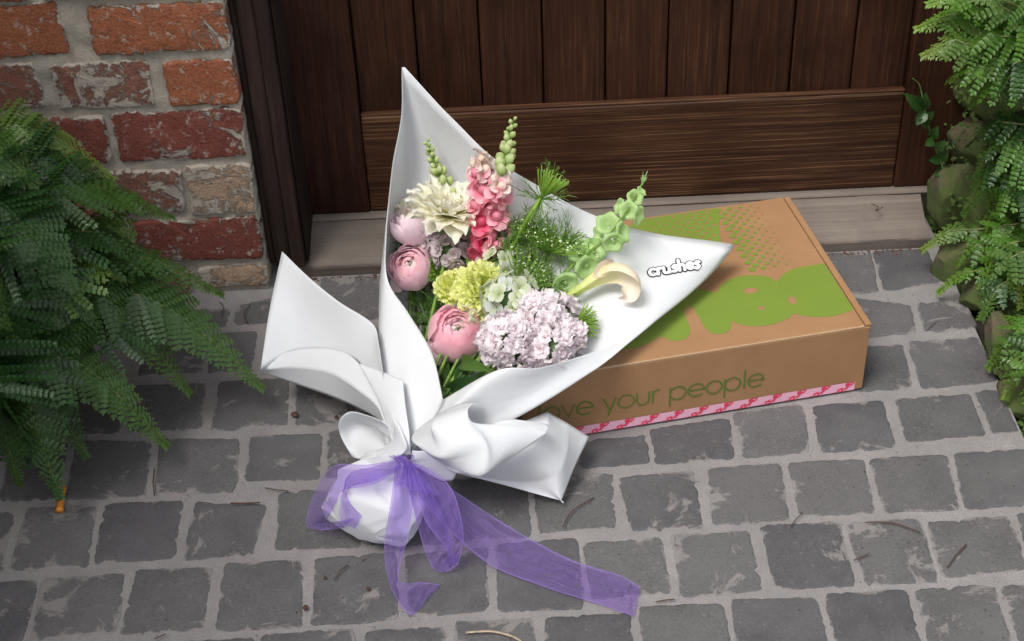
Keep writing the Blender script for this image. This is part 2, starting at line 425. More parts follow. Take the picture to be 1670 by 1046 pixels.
for x0, x1, y0, y1, zb in [(-.1465, -.1365, -.101, .03, FB), (-.1361, -.1135, -.108, .03, FB), (-.1131, -.0925, -.1125, .03, FB), (-.0921, -.0885, -.1, .03, FB)]:
    o = box('moulding', (x0, y0, zb), (x1, y1, 1.75), M['frame_wood'], fr); bevel(o, .003, 2)
sill = empty('door_sill', (.36, -.06, 0), 'grey weathered timber threshold board below the dark door', 'door sill')
SILL_Y = atz(1450, 409, 0).y
def sill_board():
    # board with a worn, uneven front arris and a broken right end
    vs, fs = [], []; nx = 150; yf = atz(1450, 409, 0).y; zf = aty(1450, 390, yf).z; prof = [(-.004, .006), (yf+.003, 0), (yf, zf*.8), (yf+.001, zf-.001), (yf+.004, zf+.0006), (yf+.03, zf*.68+.0142), (-.04, zf*.25+.033), (-.012, .044), (.03, .044)]
    for i in range(nx+1):
        x = -.118+(.838+.118)*i/nx
        for j, (y, z) in enumerate(prof):
            dn = noise.fractal(Vector((x*14, j*.6, 2)), 1, 2, 4)*.0016
            ed = abs(noise.noise(Vector((x*45, 5, j*.3))))*.0026 if j in (2, 3, 4) else 0
            endw = noise.noise(Vector((y*60, z*80, 1)))*.008 if i == nx else 0
            vs.append((x+endw, y+ed*.8+dn*.5, max(0.0, z-ed*.5+dn*(j > 3))))
    n = len(prof)
    for i in range(nx):
        for j in range(n-1): fs.append((i*n+j, i*n+j+1, (i+1)*n+j+1, (i+1)*n+j)[::-1])
    fs.append(tuple(nx*n+j for j in range(n))); 
    return mk('board', vs, fs, M['sill_wood'], sill, smooth=False, world=True)
sill_board()
o = box('weather_bar', (-.088, -.018, .0435), (DR+.055, .02, .0468), M['sill_wood'], sill); bevel(o, .0015)
# dirt caught along the foot of the sill
dv, df = [], []
for k in range(420):
    x = random.uniform(-.1, .83); y = SILL_Y-.001-abs(random.gauss(0, .005)); s = random.uniform(.0008, .0026); z = .001
    b = len(dv); a = random.random()*6
    for q in range(4): dv.append((x+s*math.cos(a+q*1.57)*random.uniform(.6, 1.6), y+s*math.sin(a+q*1.57), z+random.uniform(0, .001)))
    dv.append((x, y, z+s)); df += [(b+q, b+(q+1) % 4, b+4) for q in range(4)]
tag(mk('leaf_litter', dv, df, M['dead_leaf'], smooth=False), 'brown crumbs of leaf litter along the foot of the sill', 'leaf litter', kind='stuff')
# ------------------------------------------------------------------ cardboard box
def m_card():
    q = N('cardboard'); c = q.coord('Object'); cs = q.coord('Object', (1, 1, 6))
    a = q.noise(c, 14, 4); b = q.noise(c, 900, 3, .7); d = q.noise(cs, 60, 3)
    k = q.mix(q.ramp(a, [(.3, 0), (.7, 1)]), (.285, .152, .070), (.335, .185, .090))
    k = q.mix(q.ramp(b, [(.4, .5), (.55, 0)]), k, (.22, .115, .052)); k = q.mix(q.ramp(d, [(.55, 0), (.75, .25)]), k, (.37, .22, .115))
    q.col(k).rough(.62); q.bump(q.math('ADD', b, d), .12, .0006); M['card'] = q.m
m_card()
def m_print(name, c, rough=.6):
    q = N(name); b = q.noise(q.coord(), 900, 3, .7); a = q.noise(q.coord(), 20, 4)
    k = q.mix(q.ramp(b, [(.36, .5), (.52, 0)]), c, tuple(x*.72 for x in c)); k = q.mix(q.ramp(a, [(.4, 0), (.75, .25)]), k, tuple(x*.8 for x in c))
    q.col(k).rough(rough); M[name] = q.m
m_print('green_print', (.155, .225, .028)); m_print('green_text', (.105, .15, .022)); m_print('pink_tape', (.74, .40, .52), .4); m_print('red_print', (.66, .045, .10), .4)
m_print('card_edge', (.47, .31, .18)); m_print('seam_shade', (.10, .055, .028))
BH, BD, BL, BT = .1111, .3118, .462, .1703
BC = Vector((.6684, -.418, 0)); EX = Vector((math.cos(BT), math.sin(BT), 0)); EY = Vector((-math.sin(BT), math.cos(BT), 0))
BM = Matrix(((EX.x, EY.x, 0, BC.x), (EX.y, EY.y, 0, BC.y), (0, 0, 1, 0), (0, 0, 0, 1)))   # local: x 0..-BL, y 0..BD
cb = empty('cardboard_box', BC, 'brown cardboard box with green print and pink tape under the bouquet', 'box', rot=BM.to_3x3())
BI = BM.inverted()
Z0 = .004                                        # the box stands on the proud stone faces
def bx(name, lo, hi, m, bv=.0012): return box(name, lo, hi, M[m], cb, bv, world=False)
bx('body', (-BL, 0, Z0), (-.0005, BD-.001, BH-.0035), 'card')
bx('lid', (-BL+.0005, .0012, BH-.003), (-.0085, BD, BH), 'card', .001)
bx('lid_lip', (-.0075, .0012, BH-.0028), (.0012, BD-.0015, BH+.0006), 'card', .0008)
bx('lid_gap_shade', (-BL+.002, .002, BH-.0036), (-.002, BD-.003, BH-.0029), 'seam_shade', 0)  # dark slab in the seam below the lid, the gap's shadow as colour
bx('fold_edge', (-BL+.001, .0, BH-.0032), (-.0085, .0013, BH-.0006), 'card_edge', .0004)
def fill2d(name, loops, m, xf, parent=None, world=False):
    cu = bpy.data.curves.new(name, 'CURVE'); cu.dimensions = '2D'; cu.fill_mode = 'FRONT'
    for lp in loops:
        sp = cu.splines.new('POLY'); sp.points.add(len(lp)-1); sp.use_cyclic_u = True
        for i, p in enumerate(lp): sp.points[i].co = (p[0], p[1], 0, 1)
    t = bpy.data.objects.new('tmp', cu); COL.objects.link(t)
    me = bpy.data.meshes.new_from_object(t.evaluated_get(bpy.context.evaluated_depsgraph_get()))
    bpy.data.objects.remove(t); bpy.data.curves.remove(cu)
    for v in me.vertices: v.co = xf(v.co)
    me.materials.clear(); me.materials.append(M[m]); me.name = name; me.update()
    o = bpy.data.objects.new(name, me); COL.objects.link(o)
    if parent: adopt(o, parent, world)
    return o
def smooth_loop(pts, k=5):
    P = [Vector((a, b, 0)) for a, b in pts]; n = len(P); out = []
    for i in range(n):
        for j in range(k):
            f = j/k; p0, p1, p2, p3 = P[i-1], P[i], P[(i+1) % n], P[(i+2) % n]
            q = .5*((2*p1)+(p2-p0)*f+(2*p0-5*p1+4*p2-p3)*f*f+(3*p1-p0-3*p2+p3)*f**3); out.append((q.x, q.y))
    return out
def top_local(zx, zy):
    p = BI @ atz(820+zx/2.377, 300+zy/2.377, BH); return (min(p.x, -.0098), p.y)
def circ(c, rx, ry, n=14): return [(c[0]+rx*math.cos(2*math.pi*i/n), c[1]+ry*math.sin(2*math.pi*i/n)) for i in range(n)]
blob = [(1278, 312), (1215, 315), (1150, 325), (1105, 340), (1075, 365), (1060, 378), (1030, 362), (985, 356), (930, 358), (880, 370), (845, 395), (825, 422), (790, 412), (740, 410), (690, 425),
        (640, 420), (560, 430), (470, 470), (410, 540), (400, 600), (430, 640), (480, 643), (530, 632), (580, 610), (612, 592), (650, 608), (690, 608), (716, 596), (726, 570), (718, 535), (703, 500),
        (712, 476), (735, 480), (752, 505), (772, 540), (792, 566), (815, 581), (845, 583), (872, 574), (886, 555), (886, 532), (915, 545), (960, 552), (1020, 550), (1070, 538), (1110, 520), (1130, 503), (1160, 511), (1210, 517), (1280, 513), (1340, 495), (1368, 478), (1330, 410)]
bl = smooth_loop([top_local(*p) for p in blob])
holes = [circ(top_local(960, 415), .0098, .0062), circ(top_local(1000, 482), .0052, .0038), circ(top_local(1122, 452), .0055, .0085)]
fill2d('printed_lettering', [bl]+holes, 'green_print', lambda c: Vector((min(c.x, -.0098), c.y, BH+.0003)), cb)
# halftone patch: solid with holes that grow, then dots that shrink
A_, B_ = top_local(535, 131), top_local(852, 92)
loops = [[(lambda t: (t[0], min(t[1], BD-.004)))(top_local(*p)) for p in [(520, 136), (640, 116), (760, 101), (826, 93), (842, 130), (838, 175), (846, 225), (820, 262), (700, 290), (500, 300), (400, 240)]]]
dots = []
def pip(x, y, L):
    c = False
    for i in range(len(L)):
        (x1, y1), (x2, y2) = L[i-1], L[i]
        if (y1 > y) != (y2 > y) and x < (x2-x1)*(y-y1)/(y2-y1)+x1: c = not c
    return c
sp = .0165
for i in range(-4, 22):
    for j in range(0, 20):
        zx, zy = top_local(545, 128); px_ = zx+i*sp; py_ = zy-.004-j*sp*.5; px_ += (j % 2)*sp*.5
        e = (px_-top_local(842, 150)[0])/sp          # columns from the edge of the solid part
        if e < -.45 and e > -13:
            r = max(.0007, .0030+e*.00021)
            r = max(.0009, .0034+e*.00024)
            if all(pip(px_+a_*r*1.8, py_+b_*r*1.8, loops[0]) for a_, b_ in ((1, 0), (-1, 0), (0, 1), (0, -1))): loops.append(circ((px_, py_), r, r*.9, 6))
        elif .15 < e < 5:
            r = .0056-e*.00115
            if r > .0006 and py_ < BD-.006: dots.append(circ((px_, py_), r, r, 8))
vs, fs = [], []; gs = .001
hx = [(sum(p[0] for p in h)/len(h), sum(p[1] for p in h)/len(h), max(p[0] for p in h)-sum(p[0] for p in h)/len(h)) for h in loops[1:]]
x0, x1, y0, y1 = min(p[0] for p in loops[0]), max(p[0] for p in loops[0]), min(p[1] for p in loops[0]), max(p[1] for p in loops[0])
for i in range(int((x1-x0)/gs)+1):
    for j in range(int((y1-y0)/gs)+1):
        x, y = x0+i*gs, y0+j*gs
        if pip(x, y, loops[0]) and not any((x-a)**2+(y-b)**2 < r*r for a, b, r in hx):
            k = len(vs); vs += [(x-gs/2, y-gs/2, BH+.0004), (x+gs/2, y-gs/2, BH+.0004), (x+gs/2, y+gs/2, BH+.0004), (x-gs/2, y+gs/2, BH+.0004)]; fs.append((k, k+1, k+2, k+3))
mk('halftone_print', vs, fs, M['green_print'], cb, smooth=False)
vs, fs = [], []
for d_ in dots: fs.append(tuple(range(len(vs), len(vs)+len(d_)))); vs += [(p[0], p[1], BH+.0007) for p in d_]
mk('halftone_dots', vs, fs, M['green_print'], cb, smooth=False)

def stroke(pts, wd, xf, lift=0.0, round_=True):
    """flat ribbon of width wd along a 2-D polyline -> verts, faces through xf(x, y, lift)"""
    n = len(pts); vs, fs = [], []
    P = [Vector(p) for p in pts]
    for i in range(n):
        a = P[max(i-1, 0)]; b = P[min(i+1, n-1)]; d = (b-a).normalized() if (b-a).length > 0 else Vector((1, 0)); nn = Vector((-d.y, d.x))*wd/2
        vs += [xf(*(P[i]+nn), lift), xf(*(P[i]-nn), lift)]
    fs = [(2*i, 2*i+1, 2*i+3, 2*i+2) for i in range(n-1)]
    if round_:
        for e, s in ((0, 1), (n-1, -1)):
            a = P[e]; d = ((P[1]-P[0]) if e == 0 else (P[-1]-P[-2])).normalized(); d = -d if e == 0 else d; nn = Vector((-d.y, d.x))
            b = len(vs); vs.append(xf(*a, lift)); K = 7
            for k in range(K):
                an = -math.pi/2+math.pi*k/(K-1); q = a+(d*math.cos(an)+nn*math.sin(an))*wd/2; vs.append(xf(*q, lift))
            fs += [(b, b+1+k, b+2+k) for k in range(K-1)]
    return vs, fs
def arc(cx, cy, rx, ry, a0, a1, n=18): return [(cx+rx*math.cos(R_(a0+(a1-a0)*i/n)), cy+ry*math.sin(R_(a0+(a1-a0)*i/n))) for i in range(n+1)]
GL = {'l': (.34, [[(.17, 0), (.17, 1.5)]]), 'o': (1.16, [arc(.58, .5, .5, .5, 90, 450, 30)]), 'v': (.92, [[(.06, 1), (.46, 0), (.86, 1)]]),
      'e': (1.14, [[(.08, .52), (1.06, .52)]+arc(.57, .5, .5, .5, 2, 318, 26)]), 'y': (.94, [[(.06, 1), (.48, .05)], [(.88, 1), (.36, -.42)]]),
      'u': (.98, [[(.1, 1), (.1, .42)]+arc(.48, .40, .38, .40, 180, 360, 14)+[(.86, .42), (.86, 1)], ]), 'r': (.60, [[(.12, 0), (.12, 1)], [(.12, .55)]+arc(.44, .62, .32, .38, 175, 70, 8)]),
      'p': (1.2, [[(.1, -.5), (.1, 1)], arc(.6, .5, .5, .5, 180, 540, 30)]), ' ': (.52, [])}
def text_mesh(name, text, sx, ox, oy, wd, xf, m, parent, step=2e-5):
    vs, fs = [], []; x = 0; lift = 0
    for ch in text:
        adv, st = GL[ch]
        for s in st:
            pts = [(ox+(x+p[0])*sx, oy+p[1]*sx) for p in s]
            a, b = stroke(pts, wd, xf, lift, False); k = len(vs); vs += a; fs += [tuple(i+k for i in f) for f in b]; lift += step
        x += adv
    return mk(name, vs, fs, M[m], parent, smooth=False)
def front_local(px, py):
    d = ray(px, py); n = EY; t = (BC-CAM).dot(n)/d.dot(n); p = BI @ (CAM+d*t); return (p.x, p.z)
xe, ze = front_local(1246, 629); xy0, zy0 = front_local(982, 670)
tw = sum(GL[c][0] for c in 'your people'); sx = (xe-xy0)/tw
x_l = xy0-sum(GL[c][0] for c in 'love ')*sx
text_mesh('printed_slogan', 'love your people', sx, x_l, (ze+zy0)/2, .0027, lambda a, b, l: Vector((a, -.0004-l, b)), 'green_text', cb)
tz0, tz1 = Z0+.0006, front_local(1400, 621)[1]
tp = mk('tape', [(-BL+.001, -.0006, tz0), (-.012, -.0006, tz0), (-.012, -.0006, tz1), (-BL+.001, -.0006, tz1)], [(0, 1, 2, 3)], M['pink_tape'], cb, smooth=False)
vs, fs, lift = [], [], 0
def word_squiggle(cx, cz, s, a, clip):
    global lift
    ca, sa = math.cos(a), math.sin(a)
    loops = [arc(-.42, 0, .10, .12, 30, 330, 8), [(-.30, -.12), (-.28, .1), (-.2, .06)], arc(-.1, .0, .08, .13, 180, 360, 6), [(.02, -.12), (.08, -.02), (.03, .06), (.1, .12)],
             [(.16, .2), (.16, -.12)], arc(.27, .0, .09, .12, 0, 320, 9), [(.38, -.12), (.46, -.04), (.40, .06), (.48, .13)]]
    for lp in loops:
        pts = []
        for x, y in lp:
            X_, Z_ = x*s, y*s*1.15; u, v = cx+X_*ca-Z_*sa, cz+X_*sa+Z_*ca
            if v > clip[1] or v < clip[0]: v = max(clip[0], min(clip[1], v))
            pts.append((u, v))
        a_, b_ = stroke(pts, s*.105, lambda p, q, l: Vector((p, -.0008-l, min(max(q, clip[0]-.0002), clip[1]+.0002))), lift, False)
        k = len(vs); vs.extend(a_); fs.extend(tuple(i+k for i in f) for f in b_); lift += 1e-5
x = -.024; k = 0
while x > -BL+.03:
    word_squiggle(x, (tz0+tz1)/2+.001, .0255, R_(38), (tz0, tz1)); lift = 0
    word_squiggle(x-.0165, tz0-.001, .007, R_(30), (tz0, tz1)); lift = 0
    x -= .0335
mk('tape_marks', vs, fs, M['red_print'], tp, smooth=False)

# ------------------------------------------------------------------ wrapping paper
def m_paper():
    q = N('white_paper'); c = q.coord(); a = q.noise(c, 9, 4); b = q.noise(c, 500, 2)
    q.col(q.mix(a, (.79, .80, .82), (.83, .84, .86))).rough(.52); q.b.inputs['Specular IOR Level'].default_value = .35
    vr = q.n('ShaderNodeTexVoronoi'); vr.feature = 'DISTANCE_TO_EDGE'; vr.inputs['Scale'].default_value = 13; q.l(q.coord(), vr.inputs['Vector'])
    cre = q.ramp(vr.outputs['Distance'], [(0, 0), (.035, 1)])
    q.bump(q.math('ADD', q.math('ADD', q.math('MULTIPLY', a, 5), q.math('MULTIPLY', b, .12)), q.math('MULTIPLY', cre, .3)), .3, .0015); q.translucent((.84, .86, .87), .36); M['paper'] = q.m
m_paper()
wp = empty('wrapping_paper', atz(650, 760, 0), 'glossy white paper wrapped in a cone round the flowers', 'wrapping paper')
EDGE = [(722,650,.118),(704,575,.14),(664,508,.158),(632,455,.172),(630,380,.205),(640,270,.265),(655,185,.325),(655,105,.385),
        (724,180,.34),(800,254,.29),(880,305,.25),(970,352,.21),(1070,381,.18),(1200,398,.16),(1155,452,.142),(1085,512,.138),(1020,554,.142),(960,577,.155),(880,600,.172),(812,604,.178),(722,652,.124)]
MID = [(703,690,.105),(680,660,.115),(655,620,.122),(624,590,.118),(617,560,.095),(626,505,.09),(645,470,.09),(675,445,.095),
       (715,455,.10),(755,480,.11),(790,500,.118),(820,525,.128),(850,548,.13),(890,575,.132),(905,605,.132),(900,640,.128),(875,664,.124),(835,660,.13),(790,652,.142),(752,656,.142),(703,692,.11)]
APX = [(668,735,.088),(660,734,.086),(652,734,.082),(644,735,.076),(639,738,.065),(637,740,.055),(638,742,.045),(643,745,.036),
       (648,747,.032),(653,749,.03),(658,750,.028),(663,751,.028),(668,751,.028),(673,750,.03),(677,749,.034),(680,747,.04),(682,745,.048),(682,742,.058),(680,739,.07),(676,737,.08),(670,735,.09)]
def cone_sheet():
    E_, M_, A_ = [[V3(c) for c in L] for L in (EDGE, MID, APX)]
    nu, nv = 150, 34; vs, fs = [], []
    for a in range(nv+1):
        v = a/nv
        for b in range(nu+1):
            t = b/nu*20
            e = catmull(E_, t, (7, 8, 13)); m_ = catmull(M_, t, (8,)); p = catmull(A_, t)
            q = p*((1-v)*(1-2*v))+m_*(4*v*(1-v))+e*(v*(2*v-1))
            q = q+noise.noise_vector(q*14)*.0022*min(1, (1-v)*5+.3)
            vs.append(q)
    for a in range(nv):
        for b in range(nu):
            i = a*(nu+1)+b; fs.append((i, i+1, i+nu+2, i+nu+1))
    return mk('cone_sheet', vs, fs, M['paper'], wp, world=True), vs, fs
sheet, sv, sf = cone_sheet(); solid(sheet, .0005)
BVH = BVHTree.FromPolygons(sv, sf)
# flap standing out to the left with its turned-over lower half
patch('left_flap', [[(460,410,.175),(432,510,.125),(425,602,.075)],
                    [(503,452,.165),(490,515,.115),(478,575,.082)],
                    [(552,492,.155),(545,540,.115),(540,572,.095)],
                    [(607,528,.15),(594,580,.118),(585,590,.105)],
                    [(618,565,.145),(617,610,.115),(613,632,.10)],
                    [(630,640,.12),(634,665,.105),(630,685,.095)],
                    [(655,732,.085),(648,735,.08),(640,738,.075)]], M['paper'], wp, 18, 42, ruled=True)
patch('left_flap_fold', [[(426,601,.074),(425,604,.066),(426,606,.058)],
                    [(470,573,.084),(478,598,.083),(484,627,.052)],
                    [(540,568,.098),(535,605,.096),(540,647,.055)],
                    [(583,590,.108),(580,632,.10),(588,668,.062)],
                    [(618,640,.105),(617,665,.098),(622,690,.075)],
                    [(638,700,.095),(632,712,.09),(628,722,.08)],
                    [(652,734,.085),(646,738,.08),(640,740,.075)]], M['paper'], wp, 18, 42, corners=(1,))
# centre strip that runs up from the tie between flap and cone
patch('centre_strip', [[(584,592,.118),(616,603,.126),(640,612,.132),(657,620,.134)],
                       [(603,625,.115),(630,645,.126),(648,655,.132),(661,660,.129)],
                       [(622,665,.11),(642,690,.12),(655,700,.122),(667,702,.116)],
                       [(642,736,.09),(652,742,.1),(662,745,.1),(670,742,.092)]], M['paper'], wp, 24, 26, ruled=True)
# curl on the left of the tie
patch('left_curl', [[(574,745,.045),(556,712,.062),(553,688,.085),(570,672,.10),(600,678,.105),(625,688,.11)],
                    [(588,748,.05),(575,715,.055),(578,690,.07),(598,690,.082),(618,694,.092),(637,700,.104)],
                    [(604,738,.062),(598,722,.058),(602,705,.065),(618,705,.078),(630,712,.088),(641,718,.098)],
                    [(640,745,.075),(640,742,.07),(642,740,.07),(645,739,.075),(648,739,.082),(652,740,.09)]], M['paper'], wp, 40, 22)
patch('left_curl_front', [[(574,745,.047),(588,748,.055),(600,737,.067),(622,733,.078),(640,715,.098),(642,690,.118),(632,668,.116)],
                    [(590,747,.049),(600,749,.06),(618,745,.075),(636,738,.088),(650,722,.104),(653,700,.118),(645,678,.116)],
                    [(628,749,.06),(632,750,.068),(640,749,.08),(650,745,.092),(660,737,.10),(664,728,.107),(662,718,.108)]], M['paper'], wp, 40, 16, ruled=False)
# right of the tie: rolled petals of paper and the big lower corner
patch('right_roll', [[(668,712,.10),(706,682,.128),(745,661,.142),(786,656,.146)],
                     [(674,722,.112),(703,708,.134),(707,690,.15),(770,660,.158)],
                     [(684,730,.115),(715,742,.128),(745,712,.15),(763,672,.16)],
                     [(690,738,.11),(735,752,.12),(790,728,.14),(775,690,.152)],
                     [(692,744,.10),(745,765,.105),(793,770,.112),(838,694,.142)],
                     [(694,748,.092),(750,772,.098),(800,766,.10),(892,708,.124)]], M['paper'], wp, 34, 50)
patch('upper_fold', [[(795,694,.125),(822,680,.132),(838,684,.125)],[(835,697,.13),(858,690,.128),(892,693,.115)],[(852,700,.125),(888,706,.12),(890,708,.118)]], M['paper'], wp, 16, 12, ruled=True)
patch('lower_corner', [[(848,690,.10),(893,672,.095),(925,690,.075),(961,713,.045)],
                       [(820,705,.10),(890,702,.095),(925,735,.062),(938,760,.035)],
                       [(775,735,.085),(855,740,.085),(905,775,.048),(916,815,.016)],
                       [(735,755,.07),(800,768,.058),(850,786,.035),(912,816,.014)],
                       [(680,748,.06),(735,770,.05),(760,776,.045),(800,785,.038)]], M['paper'], wp, 36, 34, corners=(1, 2))
patch('front_tongue', [[(652,742,.092),(668,752,.094),(672,735,.108)],
                       [(668,757,.088),(690,752,.098),(706,738,.118)],
                       [(692,770,.078),(716,766,.09),(728,746,.118)],
                       [(715,782,.07),(735,780,.078),(744,760,.10)],
                       [(722,784,.068),(738,783,.072),(745,770,.088)]], M['paper'], wp, 16, 26)
# crumpled bundle round the stem ends
def bundle():
    """coarse faceted hull with softened ridges, as stiff crumpled paper folds"""
    A, B = atz(655, 752, .062), atz(588, 862, .040); rr = random.Random(18)
    ax = (B-A).normalized(); s = ax.cross(Z).normalized(); u = s.cross(ax)
    L = (B-A).length; vs, fs = [], []; nu, nv = 17, 8
    for a in range(nv+1):
        v = a/nv
        r = .015+.040*min(1, v/.5)**.85
        if v > .78: r *= math.sqrt(max(.05, 1-((v-.78)/.24)**2.4))
        for b in range(nu):
            an = 2*math.pi*(b+rr.uniform(-.33, .33)+(a % 2)*.3)/nu
            d = s*math.cos(an)*1.06+u*math.sin(an)*.88
            k = 1+(.14 if (b+a//4) % 2 else -.08)*(1-.6*v)+rr.uniform(-.05, .05)
            p = A+ax*((v+rr.uniform(-.035, .035)*(0 < a < nv))*L*1.04)+d*r*k
            p.z = max(p.z, .0042); vs.append(p)
    for a in range(nv):
        for b in range(nu):
            q = (a*nu+b, a*nu+(b+1) % nu, (a+1)*nu+(b+1) % nu, (a+1)*nu+b)
            fs += [(q[0], q[1], q[2]), (q[0], q[2], q[3])] if rr.random() < .5 else [(q[0], q[1], q[3]), (q[1], q[2], q[3])]
    vs.append(A+ax*L*1.05); k = len(vs)-1
    for b in range(nu): fs.append((nv*nu+b, nv*nu+(b+1) % nu, k))
    o = mk('stem_bundle', vs, fs, M['paper'], wp, world=True)
    md = o.modifiers.new('soft', 'SUBSURF'); md.subdivision_type = 'CATMULL_CLARK'; md.levels = md.render_levels = 3
    cr = o.data.attributes.new('crease_edge', 'FLOAT', 'EDGE'); cr.data.foreach_set('value', [rr.choice((.3, .6, .9)) for _ in o.data.edges])
    return o
bun = bundle(); bpy.context.view_layer.update()
_e = bun.evaluated_get(bpy.context.evaluated_depsgraph_get()).to_mesh(); _mw = bun.matrix_world
BUN = BVHTree.FromPolygons([_mw @ v.co for v in _e.vertices], [tuple(p.vertices) for p in _e.polygons])
# printed word on the paper: white bubble letters with a dark outline
m_plain('ink', (.012, .012, .02), .5, .1); m_plain('logo_white', (.82, .82, .82), .5, .02)
LOGO = [(0, [arc(.26, .30, .26, .28, 50, 310, 14)]), (.62, [[(.0, 0), (.02, .56)], [(.02, .36), (.14, .54), (.32, .52)]]),
        (1.08, [[(0, .56), (0, .2)]+arc(.2, .2, .2, .2, 180, 360, 8)+[(.4, .56), (.42, .0)]]),
        (1.72, [[(.36, .5), (.18, .58), (.04, .44), (.2, .3), (.36, .16), (.2, .0), (.0, .06)]]),
        (2.26, [[(0, 0), (0, 1.0)], [(0, .36), (.18, .56), (.36, .46), (.38, 0)]]),
        (2.84, [[(.04, .28), (.42, .32)]+arc(.24, .30, .22, .27, 10, 320, 14)]),
        (3.44, [[(.36, .5), (.18, .58), (.04, .44), (.2, .3), (.36, .16), (.2, .0), (.0, .06)]])]
LA, LB = BVH.ray_cast(CAM, ray(1058, 446))[0], BVH.ray_cast(CAM, ray(1141, 432))[0]
if LA is not None and LB is not None:
    ux = (LB-LA).normalized(); nn = BVH.find_nearest((LA+LB)/2)[1]; nn = nn if nn.dot(CAM-LA) > 0 else -nn
    uy = nn.cross(ux).normalized(); k_ = (LB-LA).length/3.9
    def on_sheet(x, y, l):
        p = LA+ux*(x+y*.22)*k_+uy*(y-.3)*k_
        q, n_, _, _ = BVH.find_nearest(p)
        n_ = n_ if n_.dot(CAM-q) > 0 else -n_
        return q+n_*(.0007+l)
    for nm, wd, m, l0 in (('logo_outline', .43, 'ink', 0), ('logo_letters', .235, 'logo_white', .0005)):
        vs, fs = [], []; lf = 0
        for x0, sts in LOGO:
            for s in sts:
                den = []
                for i in range(len(s)-1):
                    for j in range(3): den.append((x0+s[i][0]+(s[i+1][0]-s[i][0])*j/3, s[i][1]+(s[i+1][1]-s[i][1])*j/3))
                den.append((x0+s[-1][0], s[-1][1]))
                a, b = stroke(den, wd, on_sheet, l0+lf); k = len(vs); vs += a; fs += [tuple(i+k for i in f) for f in b]; lf += 1.5e-5
        mk(nm, vs, fs, M[m], wp, smooth=False, world=True)

# ------------------------------------------------------------------ organza ribbon
def m_organza():
    q = N('organza'); c = q.coord('UV', (4, 260, 1)); t = q.noise(c, 1, 3, .6); c2 = q.coord(); d = q.noise(c2, 30, 3)
    q.col(q.mix(q.ramp(t, [(.35, 0), (.65, 1)]), (.19, .10, .50), (.50, .36, .84))).rough(.32)
    q.b.inputs['Sheen Weight'].default_value = .5; q.b.inputs['Sheen Tint'].default_value = (.75, .65, 1, 1)
    q.bump(q.math('ADD', t, q.math('MULTIPLY', d, 1.5)), .6, .0015); tr = q.n('ShaderNodeBsdfTransparent'); tr.inputs[0].default_value = (.84, .76, .97, 1)
    tl = q.n('ShaderNodeBsdfTranslucent'); tl.inputs[0].default_value = (.34, .18, .75, 1)
    m1 = q.n('ShaderNodeMixShader'); m1.inputs[0].default_value = .3; q.l(q.b.outputs[0], m1.inputs[1]); q.l(tl.outputs[0], m1.inputs[2])
    uv = q.n('ShaderNodeTexCoord'); sx_ = q.n('ShaderNodeSeparateXYZ'); q.l(uv.outputs['UV'], sx_.inputs[0]); ed = q.math('ABSOLUTE', q.math('SUBTRACT', sx_.outputs[1], .5))
    hem = q.ramp(ed, [(.455, 0), (.475, 1)])
    m2 = q.n('ShaderNodeMixShader'); q.l(q.math('ADD', q.math('ADD', q.math('MULTIPLY', q.ramp(t, [(.3, 0), (.7, 1)]), .28), .15), q.math('MULTIPLY', hem, .22)), m2.inputs[0])
    q.l(tr.outputs[0], m2.inputs[1]); q.l(m1.outputs[0], m2.inputs[2]); q.l(m2.outputs[0], q.out.inputs[0])
    M['organza'] = q.m
m_organza()
rb = empty('ribbon', atz(655, 755, .05), 'sheer purple organza ribbon tied in a bow round the paper', 'ribbon')
def ribbon(name, L, Rr, nu=60, nv=10, pucker=.0, seed=0):
    """ribbon between two edge polylines given as (photo x, photo y, height)"""
    A, B = [V3(c) for c in L], [V3(c) for c in Rr]; n = len(A)-1
    vs, fs = [], []
    for i in range(nu+1):
        a, b = catmull(A, i/nu*n), catmull(B, i/nu*n)
        wd = (b-a).length
        for j in range(nv+1):
            t = j/nv; p = a.lerp(b, t)
            pu = pucker*math.sin(t*math.pi)*noise.noise(Vector((i*.22, j*.5, seed)))
            p = p+Vector((0, -pu*.3, pu)); dr = (p-CAM).normalized(); h = BUN.ray_cast(CAM, dr)[0]
            if h is not None and (p-CAM).length > (h-CAM).length-.002: p = h-dr*(.002+.0015*(name == 'tail')+.001*(seed % 3))
            vs.append(p)
    for i in range(nu):
        for j in range(nv):
            k = i*(nv+1)+j; fs.append((k, k+1, k+nv+2, k+nv+1))
    o = mk(name, vs, fs, M['organza'], rb, world=True)
    uv = o.data.uv_layers.new(name='UVMap')
    for lp in o.data.loops:
        k = lp.vertex_index; uv.data[lp.index].uv = ((k//(nv+1))/nu, (k % (nv+1))/nv)
    return o
ribbon('tail', [(668,752,.10),(740,800,.05),(835,862,.012),(930,912,.010),(1010,938,.012),(1044,958,.007)],
               [(662,768,.095),(700,830,.055),(790,915,.014),(880,955,.006),(985,988,.006),(1034,1006,.005)], 90, 14, .013, 2)
ribbon('tail', [(645,760,.10),(637,820,.088),(627,890,.045),(634,950,.016),(655,990,.008),(672,1004,.006)],
               [(666,764,.10),(675,800,.085),(664,880,.05),(650,945,.018),(690,950,.008),(718,953,.006)], 70, 10, .012, 5)
ribbon('loop', [(660,752,.105),(700,765,.11),(738,800,.10),(756,870,.06),(748,920,.02)],
               [(655,766,.10),(676,790,.10),(694,850,.075),(730,900,.035),(722,918,.014)], 60, 12, .016, 8)
ribbon('loop', [(748,920,.02),(730,932,.008),(708,928,.007),(690,890,.03),(672,820,.07),(658,765,.096)],
               [(752,885,.035),(745,905,.018),(738,905,.014),(735,880,.03),(712,820,.07),(664,757,.10)], 60, 12, .012, 11)
